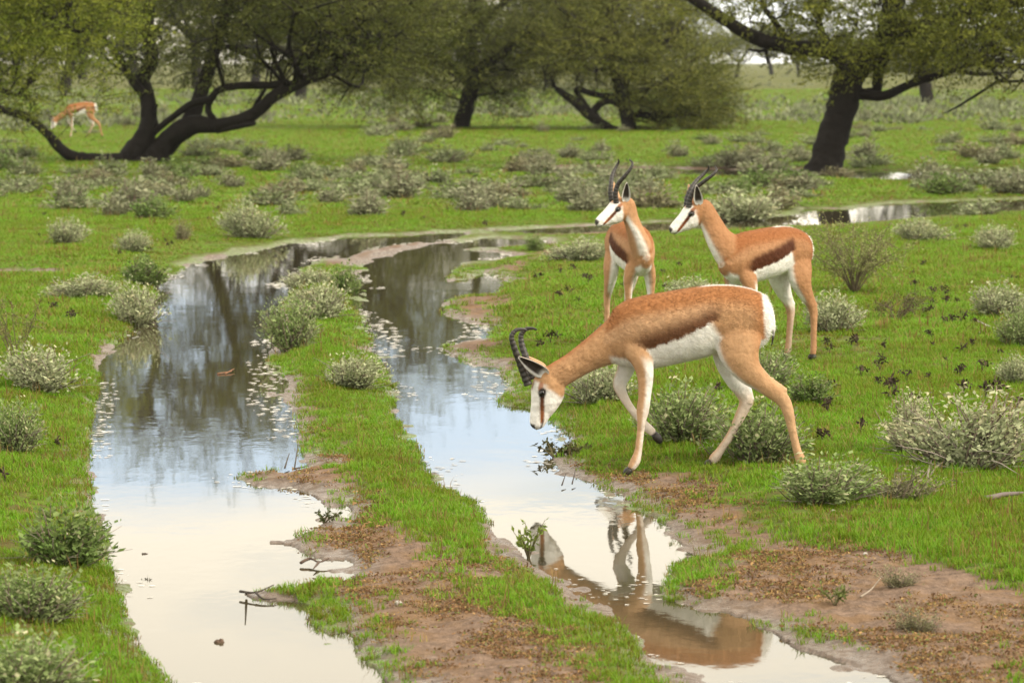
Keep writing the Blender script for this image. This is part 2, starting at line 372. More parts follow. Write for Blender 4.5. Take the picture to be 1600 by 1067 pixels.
def scatter(name, pts, rot, scl, idx, sources, label, cat):
    me = bpy.data.meshes.new(name); me.vertices.add(len(pts)); me.vertices.foreach_set('co', pts.astype(np.float32).ravel())
    a = me.attributes.new('rot', 'FLOAT_VECTOR', 'POINT'); a.data.foreach_set('vector', rot.astype(np.float32).ravel())
    a = me.attributes.new('scl', 'FLOAT_VECTOR', 'POINT'); a.data.foreach_set('vector', scl.astype(np.float32).ravel())
    a = me.attributes.new('idx', 'INT', 'POINT'); a.data.foreach_set('value', idx.astype(np.int32))
    o = link(name, me); o['kind'] = 'stuff'; tag(o, label, cat)
    mod = o.modifiers.new('scatter', 'NODES'); mod.node_group = scatter_tree(name+'_scatter', sources); return o
def blade_tuft(nb, h, spread, seed, dry=.08):
    r = np.random.default_rng(seed); V = []; F = []; C = []
    for k in range(nb):
        a = r.uniform(0, 6.28); rad = spread*math.sqrt(r.random()); b = np.array((math.cos(a)*rad, math.sin(a)*rad, -.006))
        la = r.uniform(0, 6.28); lean = r.uniform(.1, .75)*h; hh = h*r.uniform(.55, 1.15); w = .0017*r.uniform(.8, 1.5)
        d = np.array((math.cos(la), math.sin(la), 0)); s = np.array((-d[1], d[0], 0))*w
        m = b+d*lean*.35+np.array((0, 0, hh*.6)); t = b+d*lean+np.array((0, 0, hh)); n = len(V)
        V += [b-s, b+s, m+s*.8, m-s*.8, t]; F += [(n, n+1, n+2), (n, n+2, n+3), (n+3, n+2, n+4)]
        g = r.random(); c = np.array((.120, .280, .012))*(1-g)+np.array((.180, .310, .018))*g
        if r.random() < dry: c = np.array((.27, .215, .07))*r.uniform(.6, 1.1)
        C += [c*.95, c*.95, c, c, c*1.05]
    me = mesh_np('grass_tuft', V, F, np.array(C)); me.materials.append(M_grass)
    return bpy.data.objects.new('grass_tuft', me)
def frustum_pts(y0, y1, dens, k=.165):
    n = int(k*(y1*y1-y0*y0)*dens); Y = np.sqrt(rng.uniform(y0*y0, y1*y1, n)); X = rng.uniform(-1, 1, n)*(k*Y+.2); return X, Y
def build_grass():
    tufts = [blade_tuft(16, .05, .032, 1), blade_tuft(18, .045, .04, 2), blade_tuft(13, .065, .03, 3), blade_tuft(20, .038, .045, 4), blade_tuft(12, .05, .045, 5, .55), blade_tuft(4, .12, .03, 6, .7)]
    PX = []; SC = []
    for y0, y1, dens, sw, sh in ((9.5, 15, 1350, .92, .72), (15, 24, 1050, 1.0, .70), (24, 46, 480, 1.6, .72), (46, 112, 90, 3.4, .75), (112, 230, 14, 8.5, .9)):
        X, Y = frustum_pts(y0, y1, dens); h, w, mud = ground_fields(X, Y)
        thin = fbm(X*1.1+70, Y*.8+11, 4)
        keep = (w > np.where(Y > 34, .22, -.006)) & (rng.random(len(X)) > mud*1.06-.04) & (rng.random(len(X)) < .98-.50*ss(.05, .5, thin)-.22*ss(.1, .5, fbm(X*6, Y*3.5, 3)))
        X, Y, h, w, mud, thin = [v[keep] for v in (X, Y, h, w, mud, thin)]
        PX.append(np.stack([X, Y, h], 1)); lush = .62+.5*ss(-.5, .3, -thin)*(1-.55*mud)*ss(0, .4, w)
        lush *= rng.uniform(.75, 1.25, len(X)); low = 1-(1-ss(.2, 1.8, w))*.65*ss(30, 36, Y); SC.append(np.stack([sw*lush**.5, sw*lush**.5, sh*lush*low], 1))
    P = np.concatenate(PX); S = np.concatenate(SC); n = len(P)
    R = np.stack([rng.normal(0, .08, n), rng.normal(0, .08, n), rng.uniform(0, 6.28, n)], 1)
    scatter('grass', P, R, S, rng.choice(6, n, p=(.24, .24, .2, .21, .09, .02)), tufts, 'short bright green grass covering the meadow', 'grass')
    print('grass tufts', n)
    lit = []
    for s in range(4):
        r = np.random.default_rng(40+s); nl = 18
        C = np.column_stack([r.normal(0, .018, nl), r.normal(0, .018, nl), r.uniform(-.002, .005, nl)])
        Dv = np.column_stack([r.normal(size=nl), r.normal(size=nl), np.abs(r.normal(0, .35, nl))])
        V, F = leaves(C, Dv, r.uniform(.006, .014, nl), r.uniform(.003, .006, nl))
        c = np.array((.235, .140, .064))*r.uniform(.6, 1.35, (nl, 1)); c[r.random(nl) < .2] = (.13, .085, .05); c[r.random(nl) < .1] = (.16, .2, .05)
        me = mesh_np('dry_litter', V, F, np.repeat(c, 4, 0)); me.materials.append(M_litter); lit.append(bpy.data.objects.new('dry_litter', me))
    X, Y = frustum_pts(9.8, 19, 1700); h, w, mud = ground_fields(X, Y)
    g = fbm(X*3.1+20, Y*1.6, 4)+.35*fbm(X*9, Y*5, 2)
    keep = (w > .08) & (mud > .3) & (g > .75*rng.random(len(X))-.20)
    X, Y, h = X[keep], Y[keep], h[keep]; n = len(X)
    sc = rng.uniform(.7, 1.5, n); R = np.stack([np.zeros(n), np.zeros(n), rng.uniform(0, 6.28, n)], 1)
    scatter('plant_litter', np.stack([X, Y, h], 1), R, np.stack([sc, sc, sc*rng.uniform(.6, 1.5, n)], 1), rng.integers(0, 4, n), lit, 'rusty brown dry plant litter strewn over the bare mud', 'litter')
    print('litter', n)
    fl = []  # small flat pale flakes set on the water close to the shoreline
    for s_ in range(3):
        r = np.random.default_rng(80+s_); a = np.arange(9)*2*math.pi/9; rr = .011*r.uniform(.4, 1.3, 9); V = np.column_stack([np.cos(a)*rr*1.5, np.sin(a)*rr, np.full(9, .0012)]); V = np.vstack([V, (0, 0, .003)])
        me = mesh_np('foam_fleck', V, [(i, (i+1) % 9, 9) for i in range(9)], np.full((10, 3), .62)*np.array((1, .96, .88))); me.materials.append(M_litter); fl.append(bpy.data.objects.new('foam_fleck', me))
    X, Y = frustum_pts(10, 42, 200); h, w, mud = ground_fields(X, Y); g = fbm(X*1.6+50, Y*.9+4, 3)
    keep = (h < .002) & (w > -.16) & (g > .16-.26*ss(-.16, 0, w)*rng.random(len(X))+.12*rng.random(len(X))); X, Y = X[keep], Y[keep]; n = len(X)
    sc = rng.uniform(.3, 1.15, n)*np.clip(Y/17, .8, 1.5); R = np.stack([np.zeros(n), np.zeros(n), rng.normal(0, .4, n)], 1)
    scatter('pale_flecks', np.stack([X, Y, X*0+.001], 1), R, np.stack([sc, sc, sc], 1), rng.integers(0, 3, n), fl, 'pale flecks scattered along the edges of the flooded tracks', 'foam')
    print('flecks', n)
build_grass()
# ------------------------------------------------------------------ trees
def crown_mesh(mb, blobs, n_spray, per, leaf, spray_len, cols, gate=.42, gsc=1.1, seed=0, droop=0.0, shell=.4):
    """feathery sprays of small leaves spread through ellipsoids; returns spray origins"""
    r = np.random.default_rng(seed); wts = np.array([b[1][0]*b[1][1]*b[1][2]*(b[2] if len(b) > 2 else 1) for b in blobs])**.8; wts /= wts.sum()
    P = []; O = []
    while sum(map(len, P)) < n_spray:
        m = n_spray; k = r.choice(len(blobs), m, p=wts); d = unit(r.normal(size=(m, 3))); rad = r.random(m)**shell
        c = np.array([blobs[i][0] for i in k]); R = np.array([blobs[i][1] for i in k]); p = c+d*rad[:, None]*R
        g = .5*(fbm(p[:, 0]*gsc+seed*7.7, p[:, 2]*gsc*1.5+p[:, 1]*gsc*.8, 3)+1)*.6+.2*(fbm(p[:, 1]*gsc+3, p[:, 0]*gsc*.7+p[:, 2], 3)+1)
        ok = g > gate+.06*r.normal(size=m); P.append(p[ok]); O.append(d[ok])
    P = np.concatenate(P)[:n_spray]; O = np.concatenate(O)[:n_spray]; n = len(P)
    D = unit(O*np.array((1, 1, .45))+r.normal(0, .45, (n, 3))*np.array((1, 1, .5))+np.array((0, 0, .12-droop)))
    Ln = spray_len*r.uniform(.5, 1.3, n)
    tone = r.random((n, 1)); base = np.array(cols[0])*(1-tone)+np.array(cols[1])*tone
    side = unit(np.cross(D, r.normal(size=(n, 3))))
    w = .007*leaf/.05; V = np.stack([P-side*w, P+side*w, P+D*Ln[:, None]], 1).reshape(-1, 3)
    mb.add(V, np.arange(3*n).reshape(n, 3), (.02, .016, .012))
    t = r.random((n, per)); C = P[:, None]+D[:, None]*(t*Ln[:, None])[..., None]+r.normal(0, .105*spray_len, (n, per, 3))*np.array((1, 1, .6))*(1-.45*t[..., None])
    LD = D[:, None]*.9+r.normal(0, .65, (n, per, 3)); C = C.reshape(-1, 3); LD = LD.reshape(-1, 3); N = len(C)
    ln = leaf*r.uniform(.6, 1.5, N); V, F = leaves(C, LD, ln, ln*r.uniform(.3, .55, N))
    cc = np.repeat(base, per, 0)*r.uniform(.7, 1.3, (N, 1)); mb.add(V, F, np.repeat(cc, 4, 0))
    return P
def twiggy(mb, skel, targets, n, r0, col, seed, seg=5):
    """branches from the nearest limb to points of the crown"""
    r = np.random.default_rng(seed); S = np.array(skel)
    for q in targets[r.choice(len(targets), n, replace=False)]:
        d = np.linalg.norm(S[:, :3]-q, axis=1)-S[:, 3]*3+np.maximum(0, S[:, 2]-q[2])*1.2; s = S[np.argmin(d), :3]; L = np.linalg.norm(q-s)
        if L < .15 or L > 2.4: continue
        m1 = s+(q-s)*.35+r.normal(0, .10, 3)*L+np.array((0, 0, .06*L)); m2 = s+(q-s)*.7+r.normal(0, .09, 3)*L
        rr = min(r0, .012+.018*L)*r.uniform(.7, 1.2); V, F = tube([s, m1, m2, q], [rr, rr*.75, rr*.5, rr*.2], seg, 3); mb.add(V, F, col)
        for k in range(3):
            b = m1 if k == 0 else m2; e = b+r.normal(0, .3, 3)*L*.8; V, F = tube([b, (b+e)/2+r.normal(0, .05, 3)*L, e], [rr*.4, rr*.3, rr*.1], 4, 2); mb.add(V, F, col)
BARK = (.014, .011, .009)
def limb_tree(name, label, base_px, limbs, blobs_px, n_spray, per, leaf, spray, cols, n_br, seed, gate=.42, droop=0., group=None, rbr=.06, depth=None, r_scale=1.0, bark=BARK):
    """limbs: lists of (px, py, radius px, depth offset m) traced at the tree's own distance"""
    gx, gy = on_ground(*base_px)
    if depth: gy = depth; gx = (base_px[0]-800)/FPX*depth
    sc = px_per_m(gy); z0 = ground_h(gx, gy)-.04; root = empty(name, (gx, gy, z0)); tag(root, label, 'tree', group); o0 = np.array((gx, gy, z0))
    tb = MB(); skel = []
    for lm in limbs:
        pts = [at_depth(a[0], a[1], gy)+np.array((0, a[3] if len(a) > 3 else 0, 0))-o0 for a in lm]; rad = [a[2]/sc*r_scale for a in lm]
        V, F = tube(pts, rad, 12, 5, .10); tb.add(V, F, bark); cm = catmull(np.column_stack([pts, rad]), 4); skel += list(cm)
    cb = MB(); blobs = []
    for b in blobs_px:                       # (px, py, rx px, rz px, depth radius m, depth offset m, weight)
        c = at_depth(b[0], b[1], gy)-o0+np.array((0, b[5], 0)); blobs.append((c, np.array((b[2]/sc, b[4], b[3]/sc)), b[6] if len(b) > 6 else 1))
    P = crown_mesh(cb, blobs, n_spray, per, leaf, spray, cols, gate, 1.1, seed, droop)
    twiggy(tb, skel, P, n_br, rbr, bark, seed)
    link('trunk', tb.mesh('trunk', True), M_bark, root); link('crown', cb.mesh('crown'), M_tree, root)
    return root
DARK = ((.056, .072, .015), (.125, .136, .029)); FRESH = ((.11, .15, .016), (.21, .235, .03)); OLIVE = ((.068, .086, .018), (.15, .160, .034))
# many-stemmed acacia on the left, its stems spreading from one foot on the ground
limb_tree('acacia_tree', 'many-stemmed dark acacia with one limb lying along the ground and a looping branch', (225, 258), [
    [(225, 266, 30), (205, 248, 24), (222, 222, 20), (233, 192, 16), (229, 152, 14, .1), (222, 122, 13, .2), (236, 92, 13, .2), (230, 40, 11, .1), (240, -50, 9), (225, -110, 6), (250, -170, 3)],
    [(224, 148, 9), (205, 124, 8), (190, 95, 6), (160, 60, 5), (120, 20, 4)],
    [(235, 262, 30), (258, 226, 21), (300, 196, 18, -.2), (345, 195, 13, -.3), (395, 180, 12, -.4), (432, 150, 11, -.5), (475, 128, 10, -.5), (530, 105, 8, -.4), (600, 50, 6, -.2), (660, -40, 4)],
    [(290, 202, 15), (305, 165, 14, .3), (316, 130, 13, .5), (326, 95, 12, .6), (342, 40, 10, .7), (362, -50, 8, .8), (350, -110, 6, .8), (380, -170, 3, .6)],
    [(234, 213, 6), (270, 184, 6, -.2), (302, 163, 7, -.3), (330, 155, 7, -.4), (346, 140, 7, -.4), (380, 134, 7, -.4), (425, 133, 7, -.45), (455, 130, 7, -.5)],
    [(338, 192, 7, -.3), (327, 168, 6, -.3), (340, 144, 6, -.4)], [(395, 178, 5, -.4), (405, 158, 4, -.4), (418, 138, 3, -.45)],
    [(215, 250, 16), (170, 250, 13, -.1), (130, 248, 12, -.2), (102, 236, 10, -.3), (76, 206, 8, -.4), (44, 182, 8, -.4), (0, 168, 7, -.5), (-70, 140, 5, -.6), (-140, 90, 4)],
    [(340, 203, 7, -.3), (372, 197, 6, -.4), (402, 192, 4, -.5)], [(236, 190, 4), (243, 172, 3, -.1), (247, 163, 2, -.1)]],
    [(360, 30, 300, 110, 3.2, 0, 1), (240, -80, 330, 110, 3.2, .3, 1), (470, -60, 260, 110, 3.0, 0, 1), (560, 50, 140, 95, 2.4, -.3, 1.5), (60, -20, 170, 110, 2.6, .4, .8), (330, -150, 260, 80, 2.4, 0, .7), (440, 75, 150, 50, 1.6, -.4, 1.3), (200, 40, 140, 55, 1.8, .6, .9)],
    3300, 34, .052, .75, DARK, 180, 11, .465, r_scale=.86)
# leafy crown reaching in from a tree standing outside the frame on the left
limb_tree('acacia_tree', 'fresh green leafy acacia bough hanging in front of the many-stemmed tree', (-360, 290), [
    [(-360, 300, 30), (-345, 220, 24), (-330, 120, 22), (-290, 40, 18), (-200, -30, 13), (-90, -40, 9), (40, 10, 5), (120, 50, 3)],
    [(-325, 110, 16), (-250, 90, 11), (-150, 110, 8), (-40, 130, 5), (30, 150, 3)], [(-300, 60, 14), (-350, -60, 11), (-330, -200, 7)]],
    [(20, 60, 150, 90, 1.8, 0, 1.3), (120, 30, 95, 60, 1.6, 0, 1.5), (-120, -20, 220, 130, 2.6, 0, .8), (40, 130, 60, 60, 1.1, 0, 1.2), (115, 150, 60, 50, 1.0, 0, .7), (-330, -90, 220, 110, 2.6, 0, .5), (0, -60, 200, 70, 2, 0, .9)],
    2300, 34, .046, .62, FRESH, 60, 23, .40)
# dark round acacia in the middle, one short trunk
limb_tree('acacia_tree', 'dark dense acacia with low drooping crown on one short leaning trunk', (722, 204), [
    [(720, 210, 16), (722, 190, 13), (730, 160, 12), (738, 120, 12), (735, 60, 10), (745, -40, 7), (730, -110, 4)],
    [(734, 130, 8), (690, 100, 7), (630, 70, 5), (570, 30, 3)], [(737, 115, 8), (790, 80, 7), (840, 40, 4)], [(735, 60, 7), (660, 0, 5), (600, -80, 3)], [(738, 50, 7), (810, -20, 5), (850, -90, 3)]],
    [(690, 90, 160, 85, 4.2, 0, 1.3), (700, -20, 190, 110, 4.6, 0, 1), (790, 100, 70, 60, 2.6, -.5, 1.2), (600, 110, 85, 55, 2.5, -.5, 1.1), (700, -130, 190, 90, 4, 0, .8), (620, 40, 120, 70, 3, -.8, 1.2)],
    2900, 34, .066, 1.05, OLIVE, 150, 31, .465, .1)
# olive bushy tree with fallen low branches
limb_tree('acacia_tree', 'bushy olive tree with bare black branches sprawling down to the grass', (965, 207), [
    [(972, 210, 9), (950, 200, 8), (925, 182, 9), (905, 165, 8), (885, 150, 6), (868, 138, 4)], [(925, 178, 6), (935, 165, 6), (950, 158, 5), (968, 165, 5), (985, 178, 5), (1010, 180, 6), (1030, 190, 4)],
    [(920, 172, 4), (900, 140, 5), (930, 148, 5), (960, 150, 5), (1000, 142, 4), (1045, 128, 3)], [(938, 192, 4), (945, 203, 3), (950, 208, 2)],
    [(985, 210, 12), (975, 160, 11), (960, 90, 11), (955, 30, 10), (965, -40, 7)], [(972, 130, 8), (1020, 80, 6), (1070, 40, 4)], [(960, 80, 7), (910, 40, 5), (870, 10, 3)]],
    [(960, 60, 85, 70, 3, .8, 1.2), (1050, 110, 75, 80, 3.2, .6, 1.2), (1090, 150, 45, 55, 2.4, .4, 1.2), (900, 80, 75, 60, 3, .6, 1), (1000, 10, 70, 40, 2.6, .8, .9), (1060, 175, 55, 32, 2, .3, .8), (930, -70, 70, 60, 2.6, .8, .5)],
    2300, 34, .066, 1.0, ((.095, .112, .024), (.18, .185, .038)), 130, 43, .455)
# leaning acacia on the right
limb_tree('acacia_tree', 'leaning acacia with thick black trunk flared at its foot beside the far puddle', (1290, 272), [
    [(1284, 284, 46), (1290, 262, 31), (1298, 225, 27), (1310, 185, 25), (1320, 150, 27), (1328, 118, 27), (1350, 95, 22), (1376, 76, 19), (1392, 30, 19), (1402, -50, 16), (1390, -100, 9), (1420, -150, 4)],
    [(1330, 105, 18), (1292, 78, 15), (1240, 76, 13), (1182, 60, 12), (1130, 30, 10), (1085, 0, 9), (1035, -35, 7), (990, -70, 4)],
    [(1340, 148, 11), (1358, 146, 9), (1370, 140, 9), (1372, 118, 9), (1384, 85, 10)],
    [(1335, 145, 10), (1378, 150, 8, -.2), (1420, 131, 7, -.4), (1460, 118, 6, -.5), (1518, 99, 3, -.6)], [(1420, 131, 4, -.4), (1432, 112, 3, -.4), (1440, 100, 2)],
    [(1385, 60, 14), (1450, 38, 11), (1520, 15, 9), (1620, 0, 7), (1720, -20, 5)], [(1240, 74, 6), (1215, 40, 5), (1190, 0, 4), (1200, -60, 3)], [(1310, 90, 8), (1280, 40, 6), (1290, -20, 5), (1270, -90, 3)],
    [(1200, 66, 3), (1198, 84, 3), (1200, 100, 2)], [(1215, 72, 3), (1190, 80, 3), (1170, 78, 2)]],
    [(1330, 40, 150, 42, 2.4, -.2, 1.0), (1500, 60, 130, 48, 2.4, -.3, 1.5), (1590, 70, 110, 60, 2.2, -.3, 1.4), (1180, 10, 110, 30, 1.8, 0, .7), (1360, -50, 260, 60, 2.6, 0, .8), (1350, -120, 240, 60, 2.6, 0, .7), (1600, -40, 160, 80, 2.6, 0, .9), (1310, 92, 60, 30, 1.2, -.6, 1.0), (1460, 100, 60, 30, 1.2, -.4, .9)],
    2900, 32, .052, .66, ((.09, .11, .016), (.19, .205, .028)), 120, 57, .455, r_scale=.92)
# trees farther back: one mesh per kind, placed as separate trees
def back_tree_mesh(seed, w, h, cols, trunk_lean, n=520, leaf=.15):
    r = np.random.default_rng(seed); tb = MB(); cb = MB(); skel = []
    fork = np.array((trunk_lean, 0, h*.3))
    V, F = tube([(0, 0, -.1), (trunk_lean*.4, 0, h*.15), fork], [.3, .24, .2], 9, 4, .1); tb.add(V, F, BARK)
    for k in range(6):
        a = k*1.05+r.uniform(-.3, .3); e = np.array((math.cos(a)*w*.36, math.sin(a)*w*.36, h*r.uniform(.6, .85))); m = fork*.5+e*.5+np.array((0, 0, -.08*h))+r.normal(0, .2, 3)
        pr = np.column_stack([[fork, m, e], [.16, .1, .04]]); V, F = tube(pr[:, :3], pr[:, 3], 7, 4); tb.add(V, F, BARK); skel += list(catmull(pr, 4))
    blobs = [(np.array((r.uniform(-.3, .3)*w, r.uniform(-.3, .3)*w, h*r.uniform(.5, .82))), np.array((w*.28, w*.28, h*.15)), 1) for k in range(8)]
    P = crown_mesh(cb, blobs, n, 28, leaf, 1.0, cols, .36, .8, seed); twiggy(tb, skel, P, 30, .05, BARK, seed)
    return tb.mesh('trunk', True), cb.mesh('crown')
BT = [back_tree_mesh(s, w, h, c, l) for s, w, h, c, l in ((61, 8.5, 6.8, OLIVE, .5), (62, 7, 7.6, DARK, -.4), (63, 9.5, 6.0, OLIVE, .2))]
def back_tree(k, px, D, scale, label, rz, group=None, ybase=None):
    x = (px-800)/FPX*D; root = empty('acacia_tree', (x, D, ground_h(x, D)), rz, (scale,)*3); tag(root, label, 'tree', group)
    link('trunk', BT[k][0], M_bark, root); link('crown', BT[k][1], M_tree, root)
back_tree(1, 1448, 152, 1.0, 'slim straight-stemmed tree far behind the leaning acacia', .3)
back_tree(2, 470, 170, 1.05, 'tree half hidden behind the looping branch of the many-stemmed acacia', 1.0)
back_tree(0, 545, 205, 1.1, 'shaded tree in the gap between the many-stemmed acacia and the dense round one', 2.0)
far = [(0, 100, 190, 1.2), (1, 310, 230, 1.3), (2, 30, 260, 1.3), (0, 215, 280, 1.35), (1, 860, 240, 1.25), (2, 400, 300, 1.4), (0, 640, 300, 1.4), (2, 790, 330, 1.4), (1, 905, 310, 1.3), (0, 1010, 280, 1.2), (0, -60, 230, 1.2), (1, 130, 330, 1.4)]
for i, (k, px, D, s) in enumerate(far):
    back_tree(k, px, D, s, 'hazy acacia in the tree line beyond the open meadow', i*1.3, 'trees of the far tree line')
for i, (k, px, D, s) in enumerate([(1, 1248, 400, .75), (0, 1150, 380, .8), (2, 1330, 430, .9), (2, 1080, 420, 1.0), (0, 1205, 470, 1.0), (1, 1500, 430, .85), (0, 1575, 400, .9), (2, 1420, 460, 1), (1, 1650, 420, 1)]):
    back_tree(k, px, D, s, 'small grey-looking tree on the skyline behind the leaning acacia', i*.9, 'skyline trees behind the leaning acacia')
# the wood that closes the horizon reads as one mass
def build_wood():
    mb = MB(); r = np.random.default_rng(5); n = 190; blobs = []
    for i in range(n):
        D = r.uniform(420, 700); x = r.uniform(-.26, .26)*D; hh = r.uniform(3.5, 7.5)*(1.25 if x < .03*D else .8)
        blobs.append((np.array((x, D, hh*.55)), np.array((r.uniform(4, 9), 4., hh*.5)), 1))
    crown_mesh(mb, blobs, 9000, 14, .5, 2.2, OLIVE, .2, .4, 77)
    o = link('distant_wood', mb.mesh('distant_wood'), M_tree); o['kind'] = 'stuff'; tag(o, 'hazy distant wood closing the horizon', 'wood')
build_wood()
# ------------------------------------------------------------------ shrubs
def shrub_meshes(seed, n_stem, per, leaf, cols, flower=0., spread=1.0, open_=.0):
    """a bush one unit wide and one unit tall -> (foliage, stems)"""
    r = np.random.default_rng(seed); fb = MB(); sb = MB(); C = []; D = []; K = []
    lobes = [(r.uniform(0, 6.28), r.uniform(.5, 1.15), r.uniform(.5, 1.15)) for _ in range(7)]
    for k in range(n_stem):
        a, lr, lh = lobes[r.integers(7)]; a += r.normal(0, .38); q = r.random()**.6; tilt = q*1.25
        R = .5*lr*(math.sin(tilt)/math.sin(1.25))*spread; H = lh*(math.cos(tilt*.86)**.75)*r.uniform(.5, 1.12)
        o = np.array((r.normal(0, .07), r.normal(0, .07), -.03)); e = np.array((math.cos(a)*R, math.sin(a)*R, max(H, .14)))
        m = o*.45+e*.5+np.array((0, 0, -.06))+r.normal(0, .03, 3)
        if k < n_stem*.4:
            V, F = tube([o, m, e], [.011, .008, .003], 4, 3); sb.add(V, F, np.array((.17, .13, .10))*r.uniform(.6, 1.3))
        t = r.uniform(.14+open_, 1.0, per)[:, None]**.85; p = (1-t)**2*o+2*t*(1-t)*m+t*t*e+r.normal(0, .042, (per, 3)); tan = unit(e-m)
        C.append(p); D.append(tan*.7+r.normal(0, .55, (per, 3))+np.array((0, 0, .35))); g = r.random()
        c = (np.array(cols[0])*(1-g)+np.array(cols[1])*g)*r.uniform(.75, 1.3, (per, 1))
        if flower and r.random() < flower:
            fl = t[:, 0] > .86; c[fl] = np.array((.38, .37, .22))*r.uniform(.7, 1.2, (fl.sum(), 1))
        K.append(c)
        if flower and r.random() < flower:
            nf = max(3, per//7); p = e+r.normal(0, .020, (nf, 3))+np.array((0, 0, .02)); C.append(p); D.append(r.normal(size=(nf, 3))); K.append(np.array((.42, .40, .24))*r.uniform(.7, 1.2, (nf, 1)))
    for k in range(n_stem//9):
        a = r.uniform(0, 6.28); q = r.uniform(.35, .62); e = np.array((math.cos(a)*q, math.sin(a)*q, r.uniform(.05, .75))); V, F = tube([(0, 0, .0), e*.5+r.normal(0, .05, 3)+np.array((0, 0, .06)), e], [.010, .007, .003], 4, 3); sb.add(V, F, np.array((.26, .22, .19))*r.uniform(.5, 1.2))
    C = np.concatenate(C); C[:, 2] = np.maximum(C[:, 2], .02); D = np.concatenate(D); K = np.concatenate(K); N = len(C)
    ln = leaf*r.uniform(.55, 1.35, N); V, F = leaves(C, D, ln, ln*r.uniform(.34, .52, N), 1.0, .12); fb.add(V, F, np.repeat(K, 4, 0))
    return fb.mesh('foliage'), sb.mesh('stems')
SAGE = ((.235, .27, .135), (.40, .42, .26)); GREENER = ((.10, .165, .040), (.20, .26, .085)); GREY = ((.18, .195, .11), (.28, .285, .18)); BROWNISH = ((.16, .155, .08), (.25, .235, .135))
FSG = ((.16, .195, .09), (.27, .295, .165))
NEAR = {'sage': shrub_meshes(1, 190, 22, .066, SAGE, .07), 'flower': shrub_meshes(2, 230, 24, .052, SAGE, .35), 'green': shrub_meshes(3, 150, 22, .08, GREENER, .05),
        'leafy': shrub_meshes(4, 170, 22, .070, ((.15, .215, .065), (.27, .32, .14)), .05), 'thin': shrub_meshes(5, 90, 15, .07, BROWNISH, .05, 1.1)}
FARM = [shrub_meshes(20+i, 110, 7, .12, c, f) for i, (c, f) in enumerate(((FSG, .0), (GREY, .0), (FSG, .02), (BROWNISH, .0), (GREENER, .0)))]
for i, (f, s) in enumerate(FARM):          # far ones carry foliage and stems in one mesh
    pass
GRP = 'grey-green shrubs scattered over the meadow'
def shrub(kind, px, py, w, h, label, group=GRP, rz=None):
    x, y = hit(px, py); s = px_per_m(y)
    root = empty('shrub', (x, y, ground_h(x, y)-.01), rng.uniform(0, 6.28) if rz is None else rz, (w/s*1.3, w/s*rng.uniform(.95, 1.4), h/s*1.06)); tag(root, label, 'shrub', group)
    link('foliage', NEAR[kind][0], M_shrub, root); link('stems', NEAR[kind][1], M_stem, root); return root
